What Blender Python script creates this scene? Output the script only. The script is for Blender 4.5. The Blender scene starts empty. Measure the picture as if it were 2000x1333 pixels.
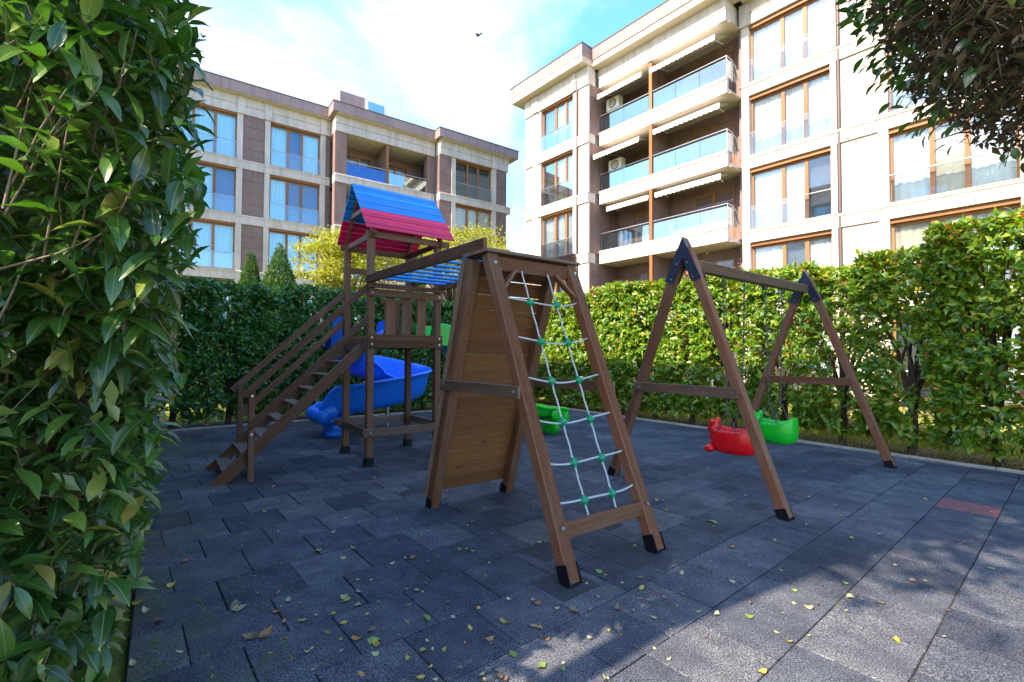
import bpy, bmesh, math, random
import numpy as np
from mathutils import Vector, Matrix

random.seed(7)
np.random.seed(7)
R = math.radians

# ------------------------------------------------------------------ camera
scene = bpy.context.scene
cam_d = bpy.data.cameras.new('camera')
cam_d.sensor_width = 36.0
cam_d.lens = 36.0 * 925.0 / 2000.0
cam_d.clip_start = 0.05
cam_d.clip_end = 2000.0
cam = bpy.data.objects.new('camera', cam_d)
scene.collection.objects.link(cam)
CP, CR, CH = 0.02609, 0.00481, 1.69
_f = Vector((0, math.cos(CP), math.sin(CP)))
_u0 = Vector((0, -math.sin(CP), math.cos(CP)))
_r0 = Vector((1, 0, 0))
_r = _r0 * math.cos(CR) + _u0 * math.sin(CR)
_u = -_r0 * math.sin(CR) + _u0 * math.cos(CR)
cam.matrix_world = Matrix(((_r.x, _u.x, -_f.x, 0), (_r.y, _u.y, -_f.y, 0), (_r.z, _u.z, -_f.z, CH), (0, 0, 0, 1)))
scene.camera = cam

# ------------------------------------------------------------------ sky and sun
SUN_AZ, SUN_EL = R(218), R(42)          # direction towards the sun (angle from +X, elevation)
world = bpy.data.worlds.new('World')
scene.world = world
world.use_nodes = True
wn, wl = world.node_tree.nodes, world.node_tree.links
wn.clear()
w_out = wn.new('ShaderNodeOutputWorld')
w_bg = wn.new('ShaderNodeBackground')
w_bg.inputs['Strength'].default_value = 0.15
w_sky = wn.new('ShaderNodeTexSky')
w_sky.sky_type = 'NISHITA'
w_sky.sun_disc = False
w_sky.sun_elevation = SUN_EL
w_sky.sun_rotation = R(232)
w_sky.air_density = 1.0
w_sky.dust_density = 0.6
w_sky.ozone_density = 1.6
w_tc = wn.new('ShaderNodeTexCoord')
w_sep = wn.new('ShaderNodeSeparateXYZ')
wl.new(w_tc.outputs['Generated'], w_sep.inputs[0])
w_add = wn.new('ShaderNodeMath'); w_add.operation = 'ADD'; w_add.inputs[1].default_value = 0.22
w_max = wn.new('ShaderNodeMath'); w_max.operation = 'MAXIMUM'; w_max.inputs[1].default_value = 0.0
wl.new(w_sep.outputs['Z'], w_max.inputs[0]); wl.new(w_max.outputs[0], w_add.inputs[0])
w_dx = wn.new('ShaderNodeMath'); w_dx.operation = 'DIVIDE'
w_dy = wn.new('ShaderNodeMath'); w_dy.operation = 'DIVIDE'
wl.new(w_sep.outputs['X'], w_dx.inputs[0]); wl.new(w_add.outputs[0], w_dx.inputs[1])
wl.new(w_sep.outputs['Y'], w_dy.inputs[0]); wl.new(w_add.outputs[0], w_dy.inputs[1])
w_com = wn.new('ShaderNodeCombineXYZ')
wl.new(w_dx.outputs[0], w_com.inputs[0]); wl.new(w_dy.outputs[0], w_com.inputs[1])
w_map = wn.new('ShaderNodeMapping'); w_map.inputs['Location'].default_value = (3.1, 1.7, 0.4)
wl.new(w_com.outputs[0], w_map.inputs['Vector'])
w_n = wn.new('ShaderNodeTexNoise'); w_n.inputs['Scale'].default_value = 1.15
w_n.inputs['Detail'].default_value = 7; w_n.inputs['Roughness'].default_value = 0.56
w_n.inputs['Distortion'].default_value = 0.35
wl.new(w_map.outputs[0], w_n.inputs['Vector'])
w_ramp = wn.new('ShaderNodeValToRGB')
w_ramp.color_ramp.elements[0].position = 0.455; w_ramp.color_ramp.elements[0].color = (0.0, 0.0, 0.0, 1)
w_ramp.color_ramp.elements[1].position = 0.63; w_ramp.color_ramp.elements[1].color = (1, 1, 1, 1)
wl.new(w_n.outputs['Fac'], w_ramp.inputs[0])
w_mix = wn.new('ShaderNodeMix'); w_mix.data_type = 'RGBA'
wl.new(w_ramp.outputs[0], w_mix.inputs['Factor'])
w_hs = wn.new('ShaderNodeHueSaturation'); w_hs.inputs['Hue'].default_value = 0.495; w_hs.inputs['Saturation'].default_value = 1.25
wl.new(w_sky.outputs[0], w_hs.inputs['Color']); wl.new(w_hs.outputs[0], w_mix.inputs['A'])
w_n2 = wn.new('ShaderNodeTexNoise'); w_n2.inputs['Scale'].default_value = 2.3; w_n2.inputs['Detail'].default_value = 6; w_n2.inputs['Roughness'].default_value = 0.6
wl.new(w_map.outputs[0], w_n2.inputs['Vector'])
w_r2 = wn.new('ShaderNodeValToRGB')
w_r2.color_ramp.elements[0].position = 0.32; w_r2.color_ramp.elements[0].color = (1.55, 1.72, 2.1, 1)
w_r2.color_ramp.elements[1].position = 0.63; w_r2.color_ramp.elements[1].color = (2.15, 2.35, 2.9, 1)
wl.new(w_n2.outputs['Fac'], w_r2.inputs[0]); wl.new(w_r2.outputs[0], w_mix.inputs['B'])
wl.new(w_mix.outputs['Result'], w_bg.inputs['Color'])
wl.new(w_bg.outputs[0], w_out.inputs['Surface'])

sun_d = bpy.data.lights.new('sun', 'SUN')
sun_d.energy = 3.3
sun_d.angle = R(0.55)
sun_d.color = (1.0, 0.84, 0.62)
sun = bpy.data.objects.new('sun', sun_d)
scene.collection.objects.link(sun)
_sd = Vector((math.cos(SUN_AZ) * math.cos(SUN_EL), math.sin(SUN_AZ) * math.cos(SUN_EL), math.sin(SUN_EL)))
sun.rotation_euler = _sd.to_track_quat('Z', 'Y').to_euler()
sun.location = _sd * 60

vs = scene.view_settings
vs.view_transform = 'Standard'
vs.look = 'None'
vs.exposure = 2.25
vs.gamma = 1.0
vs.use_curve_mapping = False
scene.render.engine = 'CYCLES'
scene.cycles.max_bounces = 8
scene.cycles.diffuse_bounces = 4
scene.cycles.glossy_bounces = 3
scene.cycles.transmission_bounces = 6
scene.cycles.transparent_max_bounces = 12

# ------------------------------------------------------------------ helpers
col = scene.collection
WM = {}                                   # world matrices of parents

def link(o):
    col.objects.link(o)
    return o

def tag(o, label=None, cat=None, group=None, kind=None):
    if label: o['label'] = label
    if cat: o['category'] = cat
    if group: o['group'] = group
    if kind: o['kind'] = kind
    return o

def thing(name, loc, label, cat, group=None, rz=0.0):
    o = bpy.data.objects.new(name, None)
    o.empty_display_size = 0.2
    o.location = loc
    o.rotation_euler = (0, 0, rz)
    link(o)
    WM[o.name] = Matrix.Translation(Vector(loc)) @ Matrix.Rotation(rz, 4, 'Z')
    return tag(o, label, cat, group)

def put(name, mesh, parent=None, world=None, local=None):
    """link a mesh object; world = wished world matrix, local = matrix in the parent's frame"""
    o = bpy.data.objects.new(name, mesh)
    link(o)
    pw = WM[parent.name] if parent else Matrix.Identity(4)
    if parent: o.parent = parent
    if world is None and local is None:
        m = pw.inverted()                 # mesh is in world coordinates
    elif local is not None:
        m = local
    else:
        m = pw.inverted() @ world
    o.matrix_basis = m
    WM[o.name] = pw @ m
    return o

def copy_tree(o, parent=None, loc=None, rz=None, scale=None):
    c = o.copy()
    link(c)
    if parent is not None:
        c.parent = parent
    if loc is not None: c.location = loc
    if rz is not None: c.rotation_euler = (0, 0, rz)
    if scale is not None: c.scale = scale
    for ch in list(o.children):
        copy_tree(ch, c)
    return c

class MB:
    """collects geometry of one piece"""
    def __init__(s):
        s.v, s.f, s.m, s.smooth = [], [], [], []
    def add(s, vs_, fs, mi=0, smooth=False):
        k = len(s.v)
        s.v += [tuple(x) for x in vs_]
        for f in fs:
            s.f.append([i + k for i in f]); s.m.append(mi); s.smooth.append(smooth)
        return s
    def box(s, x0, x1, y0, y1, z0, z1, mi=0):
        vs_ = [(x, y, z) for z in (z0, z1) for y in (y0, y1) for x in (x0, x1)]
        return s.add(vs_, [(0, 2, 3, 1), (4, 5, 7, 6), (0, 1, 5, 4), (2, 6, 7, 3), (0, 4, 6, 2), (1, 3, 7, 5)], mi)
    def prism(s, poly, axis, a0, a1, mi=0, smooth=False):
        """poly = 2D points (ccw), extruded along axis 'x','y' or 'z' """
        n = len(poly)
        def P(p, a):
            return {'x': (a, p[0], p[1]), 'y': (p[0], a, p[1]), 'z': (p[0], p[1], a)}[axis]
        vs_ = [P(p, a0) for p in poly] + [P(p, a1) for p in poly]
        fs = [(i, (i + 1) % n, n + (i + 1) % n, n + i) for i in range(n)]
        s.add(vs_, fs, mi, smooth)
        s.add([P(p, a0) for p in poly], [tuple(range(n))[::-1]], mi)
        s.add([P(p, a1) for p in poly], [tuple(range(n))], mi)
        return s
    def tube(s, pts, r, n=6, mi=0, caps=True):
        pts = [Vector(p) for p in pts]
        rr = r if isinstance(r, (list, tuple)) else [r] * len(pts)
        rings = []
        up = Vector((0, 0, 1))
        prev = None
        for i, p in enumerate(pts):
            t = (pts[min(i + 1, len(pts) - 1)] - pts[max(i - 1, 0)])
            t = t.normalized() if t.length > 1e-9 else Vector((0, 0, 1))
            if prev is None:
                a = t.cross(up)
                if a.length < 1e-3: a = t.cross(Vector((1, 0, 0)))
            else:
                a = prev - t * prev.dot(t)
                if a.length < 1e-3: a = t.cross(up)
            a.normalize(); prev = a
            b = t.cross(a)
            rings.append([p + (a * math.cos(2 * math.pi * k / n) + b * math.sin(2 * math.pi * k / n)) * rr[i] for k in range(n)])
        vs_ = [q for ring in rings for q in ring]
        fs = []
        for i in range(len(pts) - 1):
            for k in range(n):
                fs.append((i * n + k, i * n + (k + 1) % n, (i + 1) * n + (k + 1) % n, (i + 1) * n + k))
        s.add(vs_, fs, mi, True)
        if caps:
            s.add(rings[0], [tuple(range(n))[::-1]], mi)
            s.add(rings[-1], [tuple(range(n))], mi)
        return s
    def mesh(s, name, mats):
        me = bpy.data.meshes.new(name)
        me.from_pydata(s.v, [], s.f)
        for mt in (mats if isinstance(mats, (list, tuple)) else [mats]):
            me.materials.append(mt)
        me.polygons.foreach_set('material_index', s.m)
        me.polygons.foreach_set('use_smooth', s.smooth)
        me.update()
        return me
    def build(s, name, mats, parent=None, world=None, local=None):
        return put(name, s.mesh(name, mats), parent, world, local)

I4 = Matrix.Identity(4)

def np_mesh(name, verts, faces_flat, loop_tot, mats, smooth=False, mat_idx=None):
    me = bpy.data.meshes.new(name)
    nv = len(verts); nf = len(loop_tot); nl = len(faces_flat)
    me.vertices.add(nv); me.loops.add(nl); me.polygons.add(nf)
    me.vertices.foreach_set('co', np.asarray(verts, dtype=np.float32).ravel())
    me.loops.foreach_set('vertex_index', np.asarray(faces_flat, dtype=np.int32))
    ls = np.zeros(nf, dtype=np.int32); ls[1:] = np.cumsum(loop_tot)[:-1]
    me.polygons.foreach_set('loop_start', ls)
    me.polygons.foreach_set('loop_total', np.asarray(loop_tot, dtype=np.int32))
    for mt in mats: me.materials.append(mt)
    if mat_idx is not None: me.polygons.foreach_set('material_index', np.asarray(mat_idx, dtype=np.int32))
    if smooth: me.polygons.foreach_set('use_smooth', np.ones(nf, dtype=bool))
    me.update(calc_edges=True)
    me.validate()
    return me

# ------------------------------------------------------------------ materials
def mat(name):
    m = bpy.data.materials.new(name)
    m.use_nodes = True
    nt = m.node_tree
    b = nt.nodes['Principled BSDF']
    return m, nt.nodes, nt.links, b

def setc(sock, c): sock.default_value = (c[0], c[1], c[2], 1)

def ramp(nodes, stops):
    r = nodes.new('ShaderNodeValToRGB')
    e = r.color_ramp.elements
    while len(e) < len(stops): e.new(0.5)
    for i, (p, c) in enumerate(stops):
        e[i].position = p; e[i].color = (c[0], c[1], c[2], 1)
    return r

def noise(nodes, links, scale, detail=4, rough=0.55, coord='Object', vscale=None, dist=0.0):
    tc = nodes.new('ShaderNodeTexCoord')
    n = nodes.new('ShaderNodeTexNoise')
    n.inputs['Scale'].default_value = scale
    n.inputs['Detail'].default_value = detail
    n.inputs['Roughness'].default_value = rough
    n.inputs['Distortion'].default_value = dist
    if vscale:
        mp = nodes.new('ShaderNodeMapping')
        mp.inputs['Scale'].default_value = vscale
        links.new(tc.outputs[coord], mp.inputs['Vector'])
        links.new(mp.outputs[0], n.inputs['Vector'])
    else:
        links.new(tc.outputs[coord], n.inputs['Vector'])
    return n

def bump(nodes, links, b, src, strength, dist):
    bp = nodes.new('ShaderNodeBump')
    bp.inputs['Strength'].default_value = strength
    bp.inputs['Distance'].default_value = dist
    links.new(src, bp.inputs['Height'])
    links.new(bp.outputs[0], b.inputs['Normal'])
    return bp

def simple(name, c, rough=0.6, metal=0.0, spec=None, var=0.12, vscale=6.0, bmp=0.0, bd=0.002, bscale=None, streak=0.0):
    """plain surface with soft blotches of wear"""
    m, n, l, b = mat(name)
    ns = noise(n, l, vscale, 6, 0.6)
    lo = [max(0, x * (1 - var)) for x in c]; hi = [min(1, x * (1 + var)) for x in c]
    r = ramp(n, [(0.3, lo), (0.7, hi)])
    l.new(ns.outputs['Fac'], r.inputs[0])
    last = r.outputs[0]
    if streak:
        s1 = noise(n, l, 2.2, 6, 0.62, vscale=(2.2, 2.2, 0.22)); s2 = noise(n, l, 0.35, 4, 0.6)
        rs_ = ramp(n, [(0.42, (1, 1, 1)), (0.72, (1 - streak, 1 - streak, 1 - streak * 0.95))]); l.new(s1.outputs['Fac'], rs_.inputs[0])
        rs2 = ramp(n, [(0.35, (1 - streak * 0.5,) * 3), (0.65, (1.0, 1.0, 1.0))]); l.new(s2.outputs['Fac'], rs2.inputs[0])
        for q_ in (rs_, rs2):
            mx_ = n.new('ShaderNodeMix'); mx_.data_type = 'RGBA'; mx_.blend_type = 'MULTIPLY'; mx_.inputs['Factor'].default_value = 1
            l.new(last, mx_.inputs['A']); l.new(q_.outputs[0], mx_.inputs['B']); last = mx_.outputs['Result']
    l.new(last, b.inputs['Base Color'])
    b.inputs['Roughness'].default_value = rough
    b.inputs['Metallic'].default_value = metal
    if spec is not None: b.inputs['Specular IOR Level'].default_value = spec
    if bmp:
        nb = noise(n, l, bscale or vscale * 12, 5, 0.6)
        bump(n, l, b, nb.outputs['Fac'], bmp, bd)
    return m

def wood(name, dark, light, grey=0.0, rough=0.62, knots=False):
    m, n, l, b = mat(name)
    g1 = noise(n, l, 3.0, 7, 0.62, vscale=(0.9, 14, 14), dist=0.6)
    g2 = noise(n, l, 11.0, 5, 0.7, vscale=(0.35, 16, 16), dist=0.3)
    big = noise(n, l, 1.6, 3, 0.5, vscale=(0.8, 1.5, 1.5))
    oi = n.new('ShaderNodeObjectInfo')
    r = ramp(n, [(0.28, dark), (0.52, [(a + c) / 2 for a, c in zip(dark, light)]), (0.75, light)])
    mx = n.new('ShaderNodeMath'); mx.operation = 'MULTIPLY_ADD'; mx.inputs[1].default_value = 0.55
    l.new(g1.outputs['Fac'], mx.inputs[0])
    h = n.new('ShaderNodeMath'); h.operation = 'MULTIPLY'; h.inputs[1].default_value = 0.45
    l.new(g2.outputs['Fac'], h.inputs[0]); l.new(h.outputs[0], mx.inputs[2])
    l.new(mx.outputs[0], r.inputs[0])
    # each board its own tone
    hs = n.new('ShaderNodeHueSaturation')
    vmul = n.new('ShaderNodeMath'); vmul.operation = 'MULTIPLY_ADD'; vmul.inputs[1].default_value = 0.5; vmul.inputs[2].default_value = 0.76
    l.new(oi.outputs['Random'], vmul.inputs[0])
    l.new(vmul.outputs[0], hs.inputs['Value'])
    l.new(r.outputs[0], hs.inputs['Color'])
    # weathered greyish patches
    mixg = n.new('ShaderNodeMix'); mixg.data_type = 'RGBA'
    rg = ramp(n, [(0.45, (0, 0, 0)), (0.75, (grey, grey, grey))])
    l.new(big.outputs['Fac'], rg.inputs[0])
    l.new(rg.outputs[0], mixg.inputs['Factor'])
    l.new(hs.outputs[0], mixg.inputs['A'])
    setc(mixg.inputs['B'], (0.2, 0.17, 0.15))
    last = mixg.outputs['Result']
    if knots:
        tc = n.new('ShaderNodeTexCoord')
        mp = n.new('ShaderNodeMapping'); mp.inputs['Scale'].default_value = (2.6, 7, 7)
        vo = n.new('ShaderNodeTexVoronoi'); vo.inputs['Scale'].default_value = 1.0
        l.new(tc.outputs['Object'], mp.inputs[0])
        addv = n.new('ShaderNodeVectorMath'); addv.operation = 'ADD'
        l.new(mp.outputs[0], addv.inputs[0])
        cmb = n.new('ShaderNodeCombineXYZ')
        k = n.new('ShaderNodeMath'); k.operation = 'MULTIPLY'; k.inputs[1].default_value = 37
        l.new(oi.outputs['Random'], k.inputs[0]); l.new(k.outputs[0], cmb.inputs[0]); l.new(k.outputs[0], cmb.inputs[2])
        l.new(cmb.outputs[0], addv.inputs[1])
        l.new(addv.outputs[0], vo.inputs['Vector'])
        rk = ramp(n, [(0.05, (1, 1, 1)), (0.13, (0, 0, 0))])
        l.new(vo.outputs['Distance'], rk.inputs[0])
        mk = n.new('ShaderNodeMix'); mk.data_type = 'RGBA'
        l.new(rk.outputs[0], mk.inputs['Factor']); l.new(last, mk.inputs['A']); setc(mk.inputs['B'], [d * 0.5 for d in dark])
        last = mk.outputs['Result']
    ck = noise(n, l, 6.0, 3, 0.5, vscale=(0.22, 9, 9))
    rc = ramp(n, [(0.485, (0, 0, 0)), (0.5, (0.75, 0.75, 0.75)), (0.515, (0, 0, 0))]); l.new(ck.outputs['Fac'], rc.inputs[0])
    mc = n.new('ShaderNodeMix'); mc.data_type = 'RGBA'; l.new(rc.outputs[0], mc.inputs['Factor']); l.new(last, mc.inputs['A']); setc(mc.inputs['B'], [d * 0.35 for d in dark])
    last = mc.outputs['Result']
    l.new(last, b.inputs['Base Color'])
    b.inputs['Roughness'].default_value = rough
    b.inputs['Specular IOR Level'].default_value = 0.35
    bump(n, l, b, mx.outputs[0], 0.35, 0.004)
    return m

def leafmat(name, stops, rough=0.38, trans=0.3, tint=(0.25, 0.5, 0.05), vein=False):
    m, n, l, b = mat(name)
    gi = n.new('ShaderNodeNewGeometry')
    oi = n.new('ShaderNodeObjectInfo')
    ad = n.new('ShaderNodeMath'); ad.operation = 'ADD'
    l.new(gi.outputs['Random Per Island'], ad.inputs[0]); l.new(oi.outputs['Random'], ad.inputs[1])
    fr = n.new('ShaderNodeMath'); fr.operation = 'FRACT'
    l.new(ad.outputs[0], fr.inputs[0])
    r = ramp(n, stops)
    l.new(fr.outputs[0], r.inputs[0])
    ns = noise(n, l, 18, 3, 0.5)
    mm = n.new('ShaderNodeMix'); mm.data_type = 'RGBA'; mm.blend_type = 'MULTIPLY'
    rr = ramp(n, [(0.3, (0.72, 0.76, 0.7)), (0.7, (1.12, 1.1, 1.1))])
    l.new(ns.outputs['Fac'], rr.inputs[0])
    mm.inputs['Factor'].default_value = 1.0
    l.new(r.outputs[0], mm.inputs['A']); l.new(rr.outputs[0], mm.inputs['B'])
    last = mm.outputs['Result']
    if vein:
        uv = n.new('ShaderNodeUVMap'); uv.uv_map = 'leaf_uv'
        sp_ = n.new('ShaderNodeSeparateXYZ'); l.new(uv.outputs[0], sp_.inputs[0])
        av = n.new('ShaderNodeMath'); av.operation = 'ABSOLUTE'; l.new(sp_.outputs['Y'], av.inputs[0])
        rib = ramp(n, [(0.012, (1, 1, 1)), (0.05, (0, 0, 0))]); l.new(av.outputs[0], rib.inputs[0])
        k1 = n.new('ShaderNodeMath'); k1.operation = 'MULTIPLY_ADD'; k1.inputs[1].default_value = -0.9
        l.new(av.outputs[0], k1.inputs[0]); l.new(sp_.outputs['X'], k1.inputs[2])
        k2 = n.new('ShaderNodeMath'); k2.operation = 'MULTIPLY'; k2.inputs[1].default_value = 62.0; l.new(k1.outputs[0], k2.inputs[0])
        k3 = n.new('ShaderNodeMath'); k3.operation = 'SINE'; l.new(k2.outputs[0], k3.inputs[0])
        sv = ramp(n, [(0.86, (0, 0, 0)), (1.0, (0.3, 0.3, 0.3))]); l.new(k3.outputs[0], sv.inputs[0])
        mxv = n.new('ShaderNodeMath'); mxv.operation = 'MAXIMUM'; l.new(rib.outputs[0], mxv.inputs[0]); l.new(sv.outputs[0], mxv.inputs[1])
        fv = n.new('ShaderNodeMath'); fv.operation = 'MULTIPLY'; fv.inputs[1].default_value = 0.5; l.new(mxv.outputs[0], fv.inputs[0])
        mv = n.new('ShaderNodeMix'); mv.data_type = 'RGBA'; l.new(fv.outputs[0], mv.inputs['Factor'])
        l.new(last, mv.inputs['A']); setc(mv.inputs['B'], (0.24, 0.30, 0.09)); last = mv.outputs['Result']
        bump(n, l, b, mxv.outputs[0], 0.25, 0.003)
    l.new(last, b.inputs['Base Color'])
    b.inputs['Roughness'].default_value = rough
    b.inputs['Specular IOR Level'].default_value = 0.7
    tr = n.new('ShaderNodeBsdfTranslucent')
    mt_ = n.new('ShaderNodeMix'); mt_.data_type = 'RGBA'; mt_.inputs['Factor'].default_value = 0.55
    l.new(mm.outputs['Result'], mt_.inputs['A']); setc(mt_.inputs['B'], tint)
    l.new(mt_.outputs['Result'], tr.inputs['Color'])
    ms = n.new('ShaderNodeMixShader'); ms.inputs[0].default_value = trans
    l.new(b.outputs[0], ms.inputs[1]); l.new(tr.outputs[0], ms.inputs[2])
    l.new(ms.outputs[0], n['Material Output'].inputs['Surface'])
    return m

def glass(name, tint, refl=0.22, rough=0.02, alpha=0.6):
    """thin pane: see-through with a mirror-like sheen"""
    m, n, l, b = mat(name)
    tr = n.new('ShaderNodeBsdfTransparent'); setc(tr.inputs['Color'], tint)
    gl = n.new('ShaderNodeBsdfGlossy'); gl.inputs['Roughness'].default_value = rough
    setc(gl.inputs['Color'], (0.95, 0.98, 1.0))
    lw = n.new('ShaderNodeLayerWeight'); lw.inputs['Blend'].default_value = 0.35
    ma = n.new('ShaderNodeMath'); ma.operation = 'MULTIPLY_ADD'; ma.inputs[1].default_value = 0.6; ma.inputs[2].default_value = refl
    l.new(lw.outputs['Fresnel'], ma.inputs[0])
    ms = n.new('ShaderNodeMixShader')
    l.new(ma.outputs[0], ms.inputs[0]); l.new(tr.outputs[0], ms.inputs[1]); l.new(gl.outputs[0], ms.inputs[2])
    l.new(ms.outputs[0], n['Material Output'].inputs['Surface'])
    return m

def plastic(name, c, rough=0.32):
    m, n, l, b = mat(name)
    ns = noise(n, l, 5, 6, 0.6)
    r = ramp(n, [(0.3, [x * 0.93 for x in c]), (0.6, c), (0.8, [min(1, x * 1.05 + 0.004) for x in c])])
    l.new(ns.outputs['Fac'], r.inputs[0])
    l.new(r.outputs[0], b.inputs['Base Color'])
    rr = ramp(n, [(0.3, (rough * 0.8,) * 3), (0.8, (rough * 1.6,) * 3)])
    n2 = noise(n, l, 22, 6, 0.65)
    l.new(n2.outputs['Fac'], rr.inputs[0]); l.new(rr.outputs[0], b.inputs['Roughness'])
    return m

M = {}
M['wood'] = wood('stained_wood', (0.082, 0.029, 0.014), (0.275, 0.108, 0.050), 0.32)
M['wood_grey'] = wood('weathered_wood', (0.10, 0.052, 0.036), (0.30, 0.185, 0.135), 0.45)
M['plank'] = wood('panel_plank', (0.095, 0.033, 0.010), (0.31, 0.120, 0.034), 0.10, knots=True)
M['shoe'] = simple('black_steel', (0.012, 0.013, 0.018), 0.45, 0.6, var=0.3)
M['bluesteel'] = simple('dark_blue_steel', (0.018, 0.026, 0.06), 0.4, 0.3, var=0.25)
M['steel'] = simple('galvanised_steel', (0.42, 0.43, 0.45), 0.35, 0.9, var=0.2, vscale=20)
M['chain'] = simple('chain_steel', (0.14, 0.14, 0.15), 0.42, 0.9, var=0.3, vscale=20)
M['bluepaint'] = wood('blue_paint', (0.0, 0.16, 0.60), (0.0, 0.33, 0.95), 0.04, 0.42)
M['redpaint'] = wood('red_paint', (0.58, 0.0, 0.06), (0.88, 0.012, 0.12), 0.03, 0.42)
M['bluepipe'] = plastic('blue_rung', (0.008, 0.24, 0.72), 0.3)
M['blueplastic'] = plastic('blue_plastic', (0.006, 0.18, 0.86), 0.26)
M['greenplastic'] = plastic('green_plastic', (0.006, 0.48, 0.02), 0.28)
M['redplastic'] = plastic('red_plastic', (0.72, 0.005, 0.01), 0.26)
M['ball'] = plastic('green_knot', (0.0, 0.24, 0.11), 0.3)
M['stone'] = simple('cream_render', (0.57, 0.49, 0.455), 0.75, var=0.07, vscale=1.2, bmp=0.06, bscale=60, streak=0.3)
M['stonetile'] = simple('pale_stone_tile', (0.56, 0.48, 0.435), 0.7, var=0.1, vscale=2.2, bmp=0.05, bscale=70, streak=0.25)
M['clad'] = simple('brown_cladding', (0.215, 0.132, 0.118), 0.7, var=0.12, vscale=2.5, bmp=0.05, bscale=80, streak=0.25)
M['fascia'] = simple('mauve_fascia', (0.30, 0.195, 0.195), 0.65, var=0.07, vscale=1.0, streak=0.25)
M['rooftop'] = simple('roof_edge_metal', (0.09, 0.075, 0.075), 0.5, var=0.1)
M['framewood'] = wood('window_frame_wood', (0.16, 0.062, 0.02), (0.36, 0.155, 0.05), 0.0, 0.45)
M['interior'] = simple('dim_room', (0.10, 0.105, 0.12), 0.9)  # darkness of unlit rooms put into the colour
M['curtain'] = simple('white_curtain', (0.72, 0.75, 0.78), 0.9, var=0.06)
M['creamcurtain'] = simple('cream_curtain', (0.62, 0.56, 0.46), 0.9, var=0.08)
M['bluecurtain'] = simple('pale_blue_curtain', (0.42, 0.72, 0.90), 0.9, var=0.06)  # sky reflection in the shaded windows put into the curtain colour
M['deepblue'] = simple('blue_blind', (0.03, 0.13, 0.42), 0.8, var=0.1)
M['pane'] = glass('window_glass', (0.955, 0.98, 0.99), 0.03)
M['balcglass'] = glass('balcony_glass', (0.70, 0.84, 0.90), 0.22)
M['blueglass'] = simple('blue_screen_sheet', (0.01, 0.10, 0.42), 0.35, var=0.2)
M['soffit'] = simple('balcony_ceiling', (0.46, 0.40, 0.33), 0.8, var=0.05)
M['awning'] = simple('awning_canvas', (0.66, 0.62, 0.56), 0.85, var=0.08, vscale=3)
M['pipe'] = simple('brown_drainpipe', (0.10, 0.065, 0.06), 0.5, var=0.1)
M['terracotta'] = simple('terracotta', (0.45, 0.17, 0.07), 0.8)
M['white'] = simple('white_metal', (0.72, 0.72, 0.72), 0.5)
M['bark'] = simple('shrub_bark', (0.085, 0.062, 0.045), 0.9, var=0.4, vscale=14, bmp=0.8, bd=0.01, bscale=30)
M['twig'] = simple('dry_twig', (0.19, 0.135, 0.10), 0.9, var=0.4, vscale=10)
M['kerb'] = simple('concrete_kerb', (0.30, 0.265, 0.22), 0.9, var=0.25, vscale=4, bmp=0.3, bscale=50)
M['soil'] = simple('bare_soil', (0.075, 0.05, 0.034), 0.95, var=0.5, vscale=5, bmp=0.9, bd=0.02, bscale=22)
M['redtile'] = simple('red_rubber', (0.20, 0.07, 0.07), 0.9, var=0.3, vscale=9, bmp=0.5, bscale=220)
M['bird'] = simple('dark_feathers', (0.06, 0.06, 0.075), 0.8)

def rope_mat():
    m, n, l, b = mat('braided_rope')
    tc = n.new('ShaderNodeTexCoord')
    wv = n.new('ShaderNodeTexWave'); wv.bands_direction = 'DIAGONAL'
    wv.inputs['Scale'].default_value = 26; wv.inputs['Distortion'].default_value = 1.0
    l.new(tc.outputs['Object'], wv.inputs['Vector'])
    r = ramp(n, [(0.2, (0.16, 0.18, 0.22)), (0.5, (0.52, 0.54, 0.56)), (0.8, (0.68, 0.69, 0.7))])
    l.new(wv.outputs['Fac'], r.inputs[0]); l.new(r.outputs[0], b.inputs['Base Color'])
    b.inputs['Roughness'].default_value = 0.85
    bump(n, l, b, wv.outputs['Fac'], 0.5, 0.004)
    return m
M['rope'] = rope_mat()

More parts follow.
